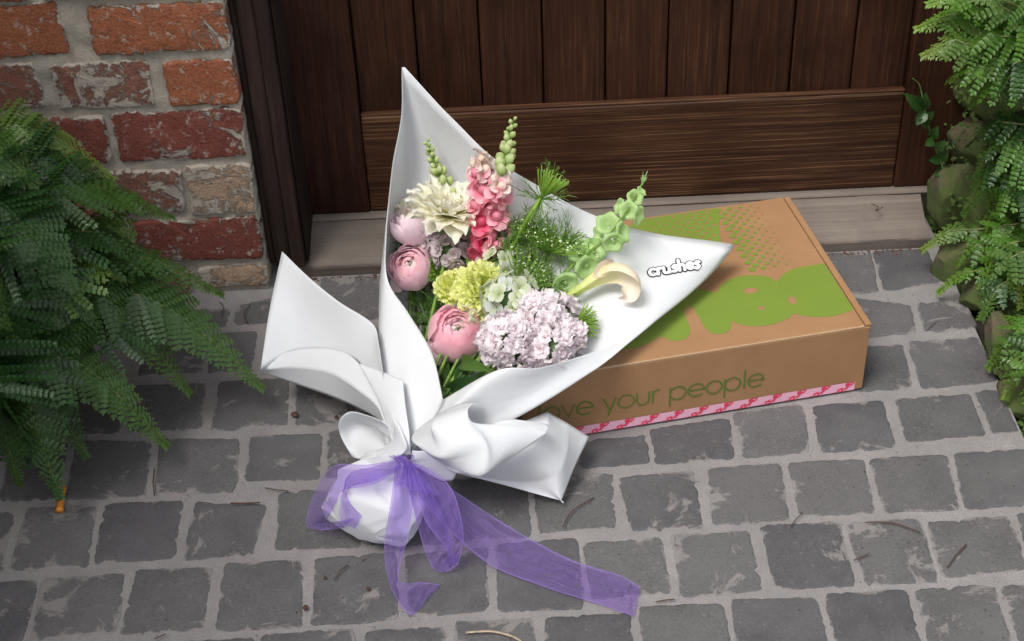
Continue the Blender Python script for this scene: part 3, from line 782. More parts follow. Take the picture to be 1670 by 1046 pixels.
ribbon('loop', [(652,748,.10),(600,758,.115),(545,760,.09),(515,800,.05),(499,850,.018),(515,864,.012),(560,862,.03)],
               [(655,764,.10),(610,790,.115),(560,800,.10),(548,820,.07),(535,845,.03),(540,852,.02),(580,845,.05)], 60, 10, .01, 14)
ribbon('loop', [(580,862,.05),(555,850,.066),(562,800,.092),(610,785,.118),(655,764,.10)],
               [(590,842,.065),(568,815,.085),(568,775,.108),(612,760,.12),(652,750,.10)], 46, 10, .01, 17)
# knot
ribbon('knot', [(640,746,.096),(645,752,.108),(655,762,.112),(662,772,.10)], [(660,742,.10),(668,750,.112),(674,760,.112),(676,772,.10)], 20, 10, .012, 21)
for k in range(5):                               # gathers pulled together at the tie
    ribbon('gather', [(632+k*9,744,.098+.002*k),(646+k*6,750,.112),(656+k*4,760,.114),(640+k*14,792+4*k,.098)], [(652+k*6,742,.10),(658+k*3,750,.114),(664+k*3,760,.115),(662+k*14,788+5*k,.097)], 22, 8, .012, 31+k)
# ------------------------------------------------------------------ flowers
nuE = 151
BACK = BVHTree.FromPolygons(sv, [f for f in sf if 4.6 < (f[0] % nuE)/150*20 < 15.2])
def back(px, py, d):
    """point d metres in front of the inside of the paper cone, on the line of sight through a photo pixel"""
    dr = ray(px, py).normalized(); h = BACK.ray_cast(CAM, dr)[0]
    if h is None: h = atz(px, py, .16)
    return h-dr*d
def axis(a, b, c): return (_r*a+_u*b-_f*c).normalized()
def rotz_to(ax, spin=0): return ax.to_track_quat('Z', 'Y').to_matrix() @ Matrix.Rotation(spin, 3, 'Z')
TIE = atz(656, 742, .062)
m_plain('stem', (.13, .23, .035), .5, .25, 90); m_plain('dark_stem', (.055, .12, .025), .5, .3, 90)
m_leaf('leaf_green', (.055, .125, .022), (.10, .20, .035), .25, .4, .3); m_leaf('leaf_dark', (.022, .06, .016), (.04, .095, .024), .2, .4, .3)
m_leaf('feather_green', (.09, .18, .03), (.16, .28, .05), .25, .5, .3); m_leaf('bell_green', (.33, .50, .18), (.48, .64, .30), .4, .5, .12)
m_leaf('lime_leaf', (.20, .36, .04), (.30, .46, .07), .35, .5, .2)
m_plain('floret_white', (.58, .66, .44), .6, .15, 200); m_plain('floret_green', (.30, .42, .13), .6, .2, 200)
m_petal('p_pink', [(.0, (.95, .82, .82)), (.5, (.95, .72, .76)), (.95, (.95, .58, .67))]); m_petal('p_pink_pale', [(0, (.95, .86, .83)), (.6, (.95, .78, .80)), (1, (.94, .64, .71))])
m_petal('p_core', [(0, (.93, .84, .76)), (1, (.95, .86, .84))])
m_petal('p_lilac', [(0, (.88, .83, .66)), (.35, (.94, .82, .86)), (1, (.93, .79, .86))]); m_petal('p_blush', [(0, (.90, .82, .68)), (.4, (.95, .77, .82)), (1, (.95, .72, .79))])
m_petal('p_cream', [(0, (.80, .80, .34)), (.35, (.92, .90, .68)), (1, (.93, .92, .83))]); m_petal('p_lime', [(0, (.55, .68, .08)), (.5, (.80, .86, .18)), (1, (.90, .92, .42))])
m_petal('p_hyd', [(0, (.42, .52, .22)), (.5, (.68, .74, .50)), (1, (.78, .80, .72))]); m_petal('p_hyd_blue', [(0, (.5, .6, .36)), (.6, (.70, .74, .70)), (1, (.72, .73, .82))])
m_petal('p_stock', [(0, (.76, .72, .52)), (.3, (.93, .82, .86)), (1, (.96, .89, .92))]); m_petal('p_stock_dull', [(0, (.5, .45, .34)), (.4, (.74, .62, .64)), (1, (.82, .73, .75))])
m_petal('p_snap', [(0, (.90, .42, .50)), (.5, (.91, .34, .45)), (1, (.92, .62, .66))]); m_petal('p_snap_deep', [(0, (.70, .12, .2)), (.6, (.80, .10, .22)), (1, (.80, .25, .34))])
m_petal('p_snap_pale', [(0, (.80, .76, .5)), (.5, (.90, .74, .68)), (1, (.92, .80, .76))]); m_petal('p_snap_green', [(0, (.28, .42, .10)), (.6, (.52, .62, .26)), (1, (.68, .72, .42))])
m_petal('p_calla', [(0, (.48, .62, .10)), (.3, (.82, .80, .42)), (.6, (.91, .80, .66)), (1, (.91, .74, .66))]); m_petal('p_calla_rose', [(0, (.76, .60, .5)), (1, (.66, .32, .38))])

def petal_geo(L, W, a0, a1, cup=.25, ruffle=0, nf=3, point=0, rb=.0, rnd=None, ns=7, nt=6, jag=0):
    rnd = rnd or random
    vs, fs, s_ = [], [], []
    r, z = rb, 0.0; ph = rnd.random()*6.28
    for i in range(ns+1):
        s = i/ns; th = a0+(a1-a0)*s
        if i: r += math.sin(th)*L/ns; z += math.cos(th)*L/ns
        wv = W*(.18+.82*math.sin(min(1, s*1.25)*math.pi/2))*((1-max(0, (s-.55)/.45)**2.2*(.55+.45*point)))
        for j in range(nt+1):
            t = j/nt*2-1
            rf = ruffle*s*s*math.sin(t*nf*math.pi+ph)*W
            n_ = (math.cos(th), -math.sin(th))             # local normal (r, z) on the outer side
            off = -cup*W*t*t*(.3+.7*s)+rf
            e = (1-abs(t)**2.5*.12*s*L/W*.3)
            x = r*e+n_[0]*off; zz = z*e+n_[1]*off+(jag*W*rnd.uniform(-1, 1) if i == ns else 0)
            vs.append((x, t*wv, zz)); s_.append(s)
    for i in range(ns):
        for j in range(nt):
            k = i*(nt+1)+j; fs.append((k, k+1, k+nt+2, k+nt+1))
    return vs, fs, s_
def add_petal(root, m, phi, geo, name='petal'):
    vs, fs, s_ = geo; c, s = math.cos(phi), math.sin(phi)
    return mk(name, [(x*c-y*s, x*s+y*c, z) for x, y, z in vs], fs, m, root, attrs={'s': s_})
def shell_petal(root, m, phi, r, a, b, half, rnd, flare=.12, thin=0, name='petal'):
    """petal that lies on a sphere of radius r, from polar angle a to b (0 = bottom), half-width in radians"""
    vs, fs, s_ = [], [], []; ns, nt = 7, 8; ph = rnd.random()*6; wob = rnd.uniform(.6, 1.4)
    for i in range(ns+1):
        s = i/ns; po = a+(b-a)*s
        wv = half*(.45+.55*math.sin(min(1, s*1.3)*math.pi/2))*(1-.45*max(0, (s-.6)/.4)**2)
        for j in range(nt+1):
            t = j/nt*2-1
            po2 = po-(.16*t*t*s)+.055*math.sin(t*4+ph)*s*wob+.02*math.sin(t*11+ph*2)*s
            rr = r*(1+flare*s**3*(.35+.65*(1-t*t))+.04*math.sin(t*5+ph)*s)
            an = phi+t*wv/max(.45, math.sin(po2))*1.0
            vs.append((rr*math.sin(po2)*math.cos(an), rr*math.sin(po2)*math.sin(an), -rr*math.cos(po2))); s_.append(s)
    for i in range(ns):
        for j in range(nt):
            k = i*(nt+1)+j; fs.append((k, k+1, k+nt+2, k+nt+1))
    return mk(name, vs, fs, m, root, attrs={'s': s_})
def stem_of(root, p, ax, rad=.0024, m='stem', mid=None, length=None, base_off=0):
    a = p+ax*base_off; b = p-ax*.035
    pts = [a, b]+([back(*mid)] if mid else [])+[TIE+Vector((random.uniform(-.012, .012), random.uniform(-.006, .006), random.uniform(-.008, .012)))]
    return tube('stem', pts, rad, M[m], root, 6)
G_ = 'flowers in the bouquet'
def ranunculus(name, label, p, ax, R, mats, seed, layers=8, op=0.0, droop=(), mid=None):
    rnd = random.Random(seed); root = empty(name, p, label, 'flower', G_, rotz_to(ax, rnd.random()*6))
    for j in range(layers):
        f = (j+1)/layers; r = R*(.22+.74*f**.9); n = 4 if j < 2 else 5 if j < 5 else 6
        top = R_(177-36*f-op*46*f); m = mats[0] if f < .32 else mats[1] if f < .7 else mats[2]
        for k in range(n):
            shell_petal(root, M[m], 2*math.pi*(k/n)+j*1.1+rnd.uniform(-.25, .25), r*rnd.uniform(.95, 1.05), R_(24), top*rnd.uniform(.93, 1.03), rnd.uniform(.6, .85), rnd, .03+.12*f*rnd.uniform(.3, 1.5)+op*.1)
    v_, f_ = ico(R*.2, .1, seed, 2); mk('heart', [p_+Vector((0, 0, R*.02)) for p_ in v_], f_, M['p_core'], root)
    for phi, L, a0, a1 in droop:
        add_petal(root, M[mats[2]], phi, petal_geo(L, L*.42, a0, a1, -.1, .05, 2, .1, R*.45, rnd))
    for v in root.children:
        v.location.z = 0
    shell = root
    for k in range(5):
        add_petal(root, M['leaf_green'], k*1.257, petal_geo(R*.8, R*.22, R_(95), R_(60), .1, 0, 1, .8, R*.05, rnd, 4, 3), 'sepal').location.z = -R*.98
    stem_of(root, p, ax, .0026, mid=mid, base_off=-R*.9); return root
def carnation(name, label, p, ax, R, mats, seed, n=46, flat=1.0, mid=None, cat='flower'):
    rnd = random.Random(seed); root = empty(name, p, label, cat, G_, rotz_to(ax))
    for k in range(n):
        f = ((k+.5)/n)**.75; a = R_(8+84*f); L = R*(1.0+.06*rnd.uniform(-1, 1))
        g = petal_geo(L, R*rnd.uniform(.30, .42), a*.55, a*1.12, .12, .26, rnd.choice((2, 3)), 0, .002, rnd, 7, 8, .10)
        add_petal(root, M[rnd.choice(mats)], k*2.39996, g).location.z = -R*.42
    tube('calyx', [(0, 0, -R*.95), (0, 0, -R*.40)], [R*.14, R*.3], M['leaf_green'], root, 8, world=False)
    stem_of(root, p, ax, .0022, mid=mid, base_off=-R*.9); return root
def dahlia(name, label, p, ax, R, m, seed, mid=None):
    rnd = random.Random(seed); root = empty(name, p, label, 'flower', G_, rotz_to(ax))
    for ring, (n, a, L, W) in enumerate([(9, 6, .42, .14), (11, 24, .58, .18), (13, 44, .78, .22), (14, 62, .95, .25), (14, 78, 1.04, .26), (9, 98, 1.0, .26)]):
        for k in range(n):
            g = petal_geo(R*L*rnd.uniform(.88, 1.1), R*W, R_(a*.7), R_(a*1.08+rnd.uniform(-9, 9)), .42, .16, 2, .12, .003, rnd, 8, 6, .06)
            add_petal(root, M[m], 2*math.pi*k/n+ring*.4+rnd.uniform(-.12, .12), g).location.z = -R*.2
    for k in range(7):
        add_petal(root, M['leaf_green'], k*.9, petal_geo(R*.42, R*.13, R_(105), R_(150), .1, 0, 1, .8, R*.06, rnd, 5, 3), 'sepal').location.z = -R*.24
    tube('calyx', [(0, 0, -R*.5), (0, 0, -R*.22)], [R*.08, R*.22], M['lime_leaf'], root, 8, world=False)
    stem_of(root, p, ax, .0023, mid=mid, base_off=-R*.4); return root
def floret_mesh(name, npet, L, W, m, seed, a0=30, a1=85, ruffle=.1, inner=0):
    rnd = random.Random(seed); V, Fc, S = [], [], []
    for layer in range(1+inner):
        for k in range(npet):
            sc_ = 1-.32*layer
            vs, fs, s_ = petal_geo(L*sc_*rnd.uniform(.9, 1.1), W*sc_, R_(a0-18*layer), R_(a1-34*layer), .1, ruffle, 2, 0, .0006, rnd, 4, 4, .04)
            phi = 2*math.pi*k/npet+layer*.7+rnd.uniform(-.1, .1); c, s = math.cos(phi), math.sin(phi); b = len(V)
            V += [(x*c-y*s, x*s+y*c, z+.001*layer) for x, y, z in vs]; Fc += [tuple(i+b for i in f) for f in fs]; S += s_
    me = bpy.data.meshes.new(name); me.from_pydata(V, [], Fc); me.update(); me.shade_smooth()
    at = me.attributes.new('s', 'FLOAT', 'POINT'); at.data.foreach_set('value', np.asarray(S, dtype=np.float32)); me.materials.append(M[m]); return me
def cluster(name, label, blobs, meshes, seed, ax, spread=.55, mid=None, fl='floret'):
    """head of many small florets; blobs = (px, py, depth, radius m, count)"""
    rnd = random.Random(seed); c0 = back(*blobs[0][:3]); root = empty(name, c0, label, 'flower', G_)
    for px, py, d, R, n in blobs:
        c = back(px, py, d)
        core = mk('stalks', *ico(R*.72), M['dark_stem'], root); core.location = c-c0
        for k in range(n):
            f = (k+.5)/n; zc = 1-f*(1+spread); rr = math.sqrt(max(0, 1-zc*zc)); an = k*2.39996+rnd.uniform(-.2, .2)
            q = rotz_to(ax)
            dv = (q @ Vector((rr*math.cos(an), rr*math.sin(an), zc))).normalized()
            o = share(fl, rnd.choice(meshes), root); mt = rotz_to((dv+Vector([rnd.uniform(-.3, .3) for _ in range(3)])).normalized(), rnd.random()*6)
            o.matrix_basis = Matrix.Translation(c-c0+dv*R*rnd.uniform(.72, .98)) @ mt.to_4x4() @ Matrix.Scale(rnd.uniform(.85, 1.2), 4)
    stem_of(root, c0, ax, .0026, mid=mid); return root
def ico(r, wob=.0, seed=0, sub=2, sq=(1, 1, 1)):
    import bmesh
    bm = bmesh.new(); bmesh.ops.create_icosphere(bm, subdivisions=sub, radius=1)
    vs = []
    for v in bm.verts:
        p = v.co.copy(); k = 1+wob*noise.fractal(p*1.6+Vector((seed*3.1, 0, 0)), 1, 2, 4); vs.append(Vector((p.x*sq[0], p.y*sq[1], p.z*sq[2]))*r*k)
    fs = [tuple(v.index for v in f.verts) for f in bm.faces]; bm.free(); return vs, fs
def threads(name, root, items, m, wd=.0009):
    """feathery thread-leaves: items = (centre, axis, radius, count, rnd, cone)"""
    V, Fc = [], []
    def strand(p, d, L, rnd, w_, lev):
        nonlocal V, Fc
        side = d.orthogonal().normalized(); side.rotate(Matrix.Rotation(rnd.random()*6.28, 3, d)); bend = Vector([rnd.uniform(-1, 1) for _ in range(3)])*.35
        n = 4; b = len(V); q = p.copy(); dd = d.copy()
        for i in range(n+1):
            wv = w_*(1-.6*i/n); V += [q+side*wv, q-side*wv]
            if lev and i in (1, 2, 3):
                for s in (1, -1):
                    if rnd.random() < .85:
                        d2 = (dd+(dd.orthogonal().normalized()*s).lerp(Vector([rnd.uniform(-1, 1) for _ in range(3)]), .5)*.9).normalized()
                        strand2.append((q.copy(), d2, L*rnd.uniform(.28, .48)*(1.1-i/n*.5)))
            dd = (dd+bend/n).normalized(); q = q+dd*L/n
        Fc += [(b+2*i, b+2*i+1, b+2*i+3, b+2*i+2) for i in range(n)]
    for c, ax_, R, cnt, rnd, cone in items:
        for k in range(cnt):
            d = (ax_*cone+Vector([rnd.gauss(0, 1) for _ in range(3)]).normalized()).normalized()
            strand2 = []; strand(c+d*R*.05, d, R*rnd.uniform(.6, 1.1), rnd, wd, 1)
            for a in strand2: strand(*a, rnd, wd*.75, 0)
    return mk(name, V, Fc, M[m], root, world=True, smooth=False)
def umbel(name, label, node, ax, R, H, n, seed, m_top='floret_white', mid=None, dense=3, dish=.25, rayw=.0008, raym='lime_leaf'):
    rnd = random.Random(seed); root = empty(name, node, label, 'flower', G_); q = rotz_to(ax)
    V, Fc, FV, FF = [], [], [], []
    for k in range(n):
        f = math.sqrt((k+.5)/n); an = k*2.39996
        tip = node+(q @ Vector((R*f*math.cos(an), R*f*math.sin(an), H*(1-dish*f*f)*rnd.uniform(.93, 1.07))))
        mid_ = node.lerp(tip, .5)-ax*H*.10*f
        pts = [node, mid_, tip]; b = len(V); d = (tip-node).normalized(); s = d.orthogonal().normalized(); s2 = d.cross(s)
        for p in pts: V += [p+s*rayw, p-s*.5*rayw+s2*rayw*.8, p-s*.5*rayw-s2*rayw*.8]
        for i in range(2):
            for e in range(3): Fc.append((b+i*3+e, b+i*3+(e+1) % 3, b+i*3+3+(e+1) % 3, b+i*3+3+e))
        for e in range(dense):
            p = tip+Vector([rnd.gauss(0, 1) for _ in range(3)])*R*.055; r = R*rnd.uniform(.014, .026); b = len(FV)
            nn = (ax+Vector([rnd.gauss(0, .6) for _ in range(3)])).normalized(); u_ = nn.orthogonal().normalized(); v_ = nn.cross(u_)
            FV.append(p+nn*r*.5)
            for g in range(5): FV.append(p+(u_*math.cos(g*1.257)+v_*math.sin(g*1.257))*r)
            FF += [(b, b+1+g, b+1+(g+1) % 5) for g in range(5)]
    mk('rays', V, Fc, M[raym], root, world=True, smooth=False); mk('florets', FV, FF, M[m_top], root, world=True, smooth=False)
    threads('bracts', root, [(node, -ax, R*.45, 8, rnd, .1)], 'feather_green')
    stem_of(root, node, ax, .0022, mid=mid); return root
def leaf(name, root, base, tip, W, m, up=None, bend=.15):
    base, tip = Vector(base), Vector(tip); d = tip-base; L = d.length; up = up or (CAM-base).normalized(); s = d.cross(up).normalized(); u = s.cross(d).normalized()
    vs, fs = [], []; ns, nt_ = 9, 4
    for i in range(ns+1):
        f = i/ns; wv = W*math.sin(math.pi*min(1, f**.8*.97+.03))**.9
        for j in range(nt_+1):
            t = j/nt_*2-1; vs.append(base+d*f+u*(bend*L*math.sin(math.pi*f)-.35*wv*abs(t)*-1)+s*t*wv)
    for i in range(ns):
        for j in range(nt_): k = i*(nt_+1)+j; fs.append((k, k+1, k+nt_+2, k+nt_+1))
    return mk(name, vs, fs, M[m], root, world=True)

PX = .00092                                      # metres per photo pixel inside the bouquet
ranunculus('ranunculus', 'bright pink ranunculus with a pale centre in the front of the bouquet', back(745, 545, .075), axis(.06, .42, .85), 41*PX, ('p_core', 'p_pink_pale', 'p_pink'), 3, 9,
           droop=((2.2, .045, R_(70), R_(150)), (4.4, .03, R_(80), R_(120)), (.6, .03, R_(85), R_(130))), mid=(725, 630, .03))
ranunculus('ranunculus', 'medium pink ranunculus touching the left edge of the paper', back(672, 438, .07), axis(-.2, .32, .9), 34*PX, ('p_core', 'p_pink_pale', 'p_blush'), 5, 8, .25,
           droop=((4.2, .042, R_(80), R_(150)), (5.2, .036, R_(85), R_(140)), (.4, .03, R_(85), R_(120))), mid=(690, 560, .03))
ranunculus('ranunculus', 'pale lilac pink ranunculus with open petals beside the cream dahlia', back(673, 364, .06), axis(-.18, .86, .46), 36*PX, ('p_cream', 'p_lilac', 'p_lilac'), 9, 7, .8, mid=(670, 500, .03))
dahlia('dahlia', 'creamy white pointed dahlia at the upper left of the bouquet', back(733, 342, .075), axis(.16, .78, .60), 62*PX, 'p_cream', 4, mid=(722, 520, .035))
carnation('carnation', 'cream ruffled bloom half hidden behind the lilac pink ranunculus', back(668, 340, .032), axis(-.2, .8, .5), 30*PX, ['p_cream'], 12, 26, mid=(668, 500, .02))
carnation('carnation', 'large lime green carnation at the centre of the bouquet', back(789, 470, .085), axis(.12, .40, .9), 46*PX, ['p_lime'], 21, 54, mid=(735, 600, .03))
carnation('carnation', 'small lime green carnation left of the larger one', back(735, 468, .08), axis(-.35, .45, .8), 30*PX, ['p_lime'], 22, 36, mid=(715, 600, .03))
HY = [floret_mesh('hydrangea_floret', 4, .0135, .0075, m, 40+i, 40, 88, .06) for i, m in enumerate(('p_hyd', 'p_hyd', 'p_hyd_blue'))]
cluster('hydrangea', 'pale green and blue hydrangea tucked behind the lime carnation', [(835, 492, .062, .036, 34), (775, 515, .06, .026, 22), (812, 440, .05, .026, 16)], HY, 31, axis(.1, .5, .85), mid=(740, 610, .02))
ST = [floret_mesh('stock_floret', 5, .0158, .0105, 'p_stock', 60+i, 18, 96, .42, 2) for i in range(4)]
STD = [floret_mesh('stock_floret', 5, .0105, .0068, 'p_stock_dull', 70+i, 22, 92, .3, 2) for i in range(3)]
cluster('stock_flower', 'large pale lilac stock with crowded double florets near the front paper rim', [(826, 556, .078, .028, 20), (880, 518, .06, .025, 18), (902, 566, .048, .021, 14), (868, 562, .052, .018, 9), (844, 590, .05, .015, 7), (930, 548, .036, .014, 7), (920, 508, .034, .011, 5)], ST, 33, axis(.1, .45, .88), .6, mid=(760, 630, .03))
cluster('stock_flower', 'dull blush stock florets below the cream dahlia', [(738, 412, .05, .027, 26), (712, 395, .045, .018, 12)], STD, 36, axis(0, .4, .9), .5, mid=(725, 560, .02))
carnation('green_dianthus', 'fuzzy green dianthus ball between the two pink flowers', back(716, 437, .062), axis(0, .4, .9), 24*PX, ['lime_leaf', 'feather_green'], 25, 60, mid=(712, 560, .02))

# snapdragons
def blossom_mesh(name, m, seed):
    rnd = random.Random(seed); V, Fc, S = [], [], []
    parts = [(0, .95, 25, 120), (1.1, .85, 20, 95), (-1.1, .85, 20, 95), (2.5, .8, 30, 140), (-2.5, .8, 30, 140), (3.14, .9, 15, 70), (.5, .6, 0, 20), (-.5, .6, 0, 20), (3.6, .6, 0, 15)]
    for phi, l, a0, a1 in parts:
        vs, fs, s_ = petal_geo(.015*l, .0078*l, R_(a0), R_(a1+rnd.uniform(-15, 15)), .35, .12, 2, 0, .0022, rnd, 5, 5); c, s = math.cos(phi), math.sin(phi); b = len(V)
        V += [(x*c-y*s, x*s+y*c, z) for x, y, z in vs]; Fc += [tuple(i+b for i in f) for f in fs]; S += s_
    vs, fs = ico(.0052, 0, 0, 2, (1, 1, 1.5)); b = len(V); V += [tuple(v+Vector((0, 0, .004))) for v in vs]; Fc += [tuple(i+b for i in f) for f in fs]; S += [.35]*len(vs)
    me = bpy.data.meshes.new(name); me.from_pydata(V, [], Fc); me.update(); me.shade_smooth()
    at = me.attributes.new('s', 'FLOAT', 'POINT'); at.data.foreach_set('value', np.asarray(S, dtype=np.float32)); me.materials.append(M[m]); return me
def bud_mesh(name, m):
    V, Fc, S = [], [], []
    vs, fs = ico(1, 0, 0, 2)
    for v in vs:
        k = (v.z+1)/2; w_ = (.55+.45*math.sin(k*3))*(1-.25*(k > .8)); V.append((v.x*.0042*w_*1.25, v.y*.0042*w_, (v.z+1)*.0068)); S.append(k)
    Fc = fs
    for k in range(5):
        vs2, f2, s2 = petal_geo(.006, .0022, R_(60), R_(-5), .2, 0, 1, .8, .0008, random.Random(k), 4, 3); b = len(V); c, s = math.cos(k*1.257), math.sin(k*1.257)
        V += [(x*c-y*s, x*s+y*c, z-.0005) for x, y, z in vs2]; Fc = Fc+[tuple(i+b for i in f) for f in f2]; S += [0]*len(vs2)
    me = bpy.data.meshes.new(name); me.from_pydata(V, [], Fc); me.update(); me.shade_smooth()
    at = me.attributes.new('s', 'FLOAT', 'POINT'); at.data.foreach_set('value', np.asarray(S, dtype=np.float32)); me.materials.append(M[m]); return me
BL_ = {m: [blossom_mesh('snapdragon_blossom', m, 80+i) for i in range(2)] for m in ('p_snap', 'p_snap_deep', 'p_snap_pale')}
BUD = bud_mesh('snapdragon_bud', 'p_snap_green')
def snapdragon(label, pts, plan, seed, mid=None):
    """plan = list of (f along stem, kind, scale)"""
    rnd = random.Random(seed); P = [Vector(p) for p in pts]; n = len(P)-1; root = empty('snapdragon', P[-1], label, 'flower', G_); inv = Matrix.Translation(-P[-1])
    tube('stem', P+[TIE+Vector((rnd.uniform(-.01, .01), 0, rnd.uniform(-.005, .01)))], [.0012, .0026], M['stem'], root, 6)
    for i, (f, kind, s) in enumerate(plan):
        p = catmull(P, f*n); d = (catmull(P, max(0, f-.04)*n)-catmull(P, min(1, f+.04)*n)).normalized()
        o_ = d.orthogonal().normalized(); o_.rotate(Matrix.Rotation(i*2.39996+rnd.uniform(-.25, .25), 3, d)); dr = (d*rnd.uniform(.45, .75)+o_).normalized()
        if kind == 'bud': dr = (d*1.1+o_).normalized()
        me = BUD if kind == 'bud' else rnd.choice(BL_[kind])
        ob = share('bud' if kind == 'bud' else 'blossom', me, root)
        ob.matrix_basis = Matrix.Translation(p-P[-1]+dr*.002) @ rotz_to(dr, rnd.random()*6.28).to_4x4() @ Matrix.Scale(s, 4)
    return root
def plan(segs):
    out = []
    for f0, f1, n, kind, s0, s1 in segs:
        for k in range(n): t = k/max(1, n-1); out.append((f0+(f1-f0)*t, kind, s0+(s1-s0)*t))
    return out
snapdragon('green budded snapdragon spike with cream lower blooms at the upper left', [back(697, 234, .045), back(712, 275, .05), back(730, 318, .05), back(735, 380, .04)],
           plan([(0, .45, 17, 'bud', .45, 1.0), (.42, .75, 8, 'bud', 1.1, 1.6)]), 3)
snapdragon('tall snapdragon spike with green buds above coral pink blooms', [atz(836, 199, .335), atz(826, 250, .315), atz(815, 300, .29), back(812, 350, .055), back(800, 420, .05)],
           plan([(0, .3, 18, 'bud', .5, 1.15), (.28, .45, 8, 'bud', 1.2, 1.5), (.45, .56, 4, 'p_snap_pale', 1.0, 1.25), (.55, .95, 7, 'p_snap', 1.3, 1.5)]), 5)
snapdragon('full pink snapdragon spike just right of the cream dahlia', [back(783, 262, .05), back(787, 300, .055), back(788, 360, .06), back(784, 428, .055)],
           plan([(0, .25, 4, 'p_snap_pale', 1.1, 1.4), (.2, .62, 7, 'p_snap', 1.4, 1.55), (.62, 1, 6, 'p_snap_deep', 1.35, 1.5)]), 8)

# bells of Ireland
def bell_mesh(seed):
    rnd = random.Random(seed); V, Fc = [], []; nr, nn = 7, 24; ph = rnd.random()*6
    for i in range(nr+1):
        f = i/nr; r = .0022+.0185*f**.75; z = .014*(1-(1-f)**2.2)-.004*max(0, f-.75)*4
        for k in range(nn):
            an = 2*math.pi*k/nn; w_ = 1+.10*f*math.cos(5*an/2*2+ph)*.6; V.append((r*w_*math.cos(an), r*w_*math.sin(an), z+.0022*f*f*math.cos(5*an+ph)))
    for i in range(nr):
        for k in range(nn): Fc.append((i*nn+k, i*nn+(k+1) % nn, (i+1)*nn+(k+1) % nn, (i+1)*nn+k))
    vs, fs = ico(.0036, 0, 0, 1); b = len(V); V += [tuple(v+Vector((0, 0, .006))) for v in vs]; Fc += [tuple(i+b for i in f) for f in fs]
    me = bpy.data.meshes.new('bell'); me.from_pydata(V, [], Fc); me.update(); me.shade_smooth(); me.materials.append(M['bell_green']); return me
BELL = [bell_mesh(i) for i in range(3)]
rt = empty('bells_of_ireland', back(955, 425, .03), 'stem of green bell shaped flowers reaching over the paper edge above the box', 'flower', G_)
def bp(px, py): 
    return back(px, py, .03) if px < 985 else atz(px, py, .228+(px-985)*.0004)
tube('stem', [bp(1046, 302), bp(1022, 345), bp(985, 392), bp(935, 432), back(905, 470, .03), back(800, 600, .02), TIE], [.0014, .0028], M['stem'], rt, 6)
for i, (px, py, r, a, b, c) in enumerate([(992, 366, 19, -.15, .45, .88), (1014, 380, 17, .75, .1, .6), (1000, 395, 17, .1, -.55, .8), (977, 384, 15, -.8, -.1, .5), (1036, 322, 13, .2, .3, .9), (1024, 343, 15, -.2, .2, .95),
        (1041, 352, 15, .8, -.2, .55), (1009, 336, 13, -.85, .35, .4), (1048, 310, 9, .6, .6, .5),
        (946, 412, 22, -.1, .6, .75), (968, 408, 20, .6, .4, .7), (957, 434, 21, .35, -.45, .8), (922, 462, 20, .2, -.5, .8)]):
    o = share('bell', BELL[i % 3], rt); p = bp(px, py); ax = axis(a, b, c)
    o.matrix_basis = Matrix.Translation(p-rt.location-ax*.006) @ rotz_to(ax, i*1.3).to_4x4() @ Matrix.Scale(r/19*.80, 4)
threads('tip_leaves', rt, [(bp(1046, 303), axis(.3, .9, .2), .018, 7, random.Random(3), 1.5)], 'bell_green', .0012)

# calla lilies
def calla(label, spine, radii, op, mat, mid, seed, arcdeg=300, tilt=0.):
    P = [Vector(p) for p in spine]; n = len(P)-1; root = empty('calla_lily', P[0], label, 'flower', G_)
    vs, fs, s_ = [], [], []; ns, nt_ = 30, 20; Rr = [Vector((r, 0, 0)) for r in radii]
    for i in range(ns+1):
        f = i/ns; p = catmull(P, f*n); t = (catmull(P, min(1, f+.02)*n)-catmull(P, max(0, f-.02)*n)).normalized(); r = catmull(Rr, f*n).x
        o_ = op-t*op.dot(t); o_.normalize(); s = t.cross(o_); spread = arcdeg-(arcdeg-135)*f**1.3
        for j in range(nt_+1):
            an = R_(180-spread/2+spread*j/nt_+tilt); e = abs(j/nt_*2-1)
            vs.append(p+(o_*math.cos(an)+s*math.sin(an))*r*(1+.18*e**4*f)); s_.append(f)
    for i in range(ns):
        for j in range(nt_): k = i*(nt_+1)+j; fs.append((k, k+1, k+nt_+2, k+nt_+1))
    mk('spathe', vs, fs, M[mat], root, attrs={'s': s_}, world=True)
    tube('stem', [P[0]+(P[1]-P[0])*.2, back(*mid), TIE], .003, M['stem'], root, 6); return root
c1 = calla('cream and blush calla lily with curled lip lying on the paper', [back(916, 490, .03), back(948, 470, .034), back(980, 451, .040), back(1008, 446, .05), back(1029, 462, .045), back(1024, 487, .03), back(1008, 488, .022)],
      [.0032, .0062, .0105, .0135, .0125, .0085, .0012], axis(-.25, -.8, .55), 'p_calla', (850, 560, .03), 2)
leafo = leaf('spathe_tip', c1, back(968, 452, .05), back(1001, 424, .046), .009, 'p_calla_rose', bend=.1)
c2 = empty('calla_lily', back(940, 595, .03), 'pale peach calla lily peeping over the front paper rim', 'flower', G_)
leaf('spathe', c2, back(934, 574, .03), back(945, 528, .03), .013, 'p_core', bend=.08)

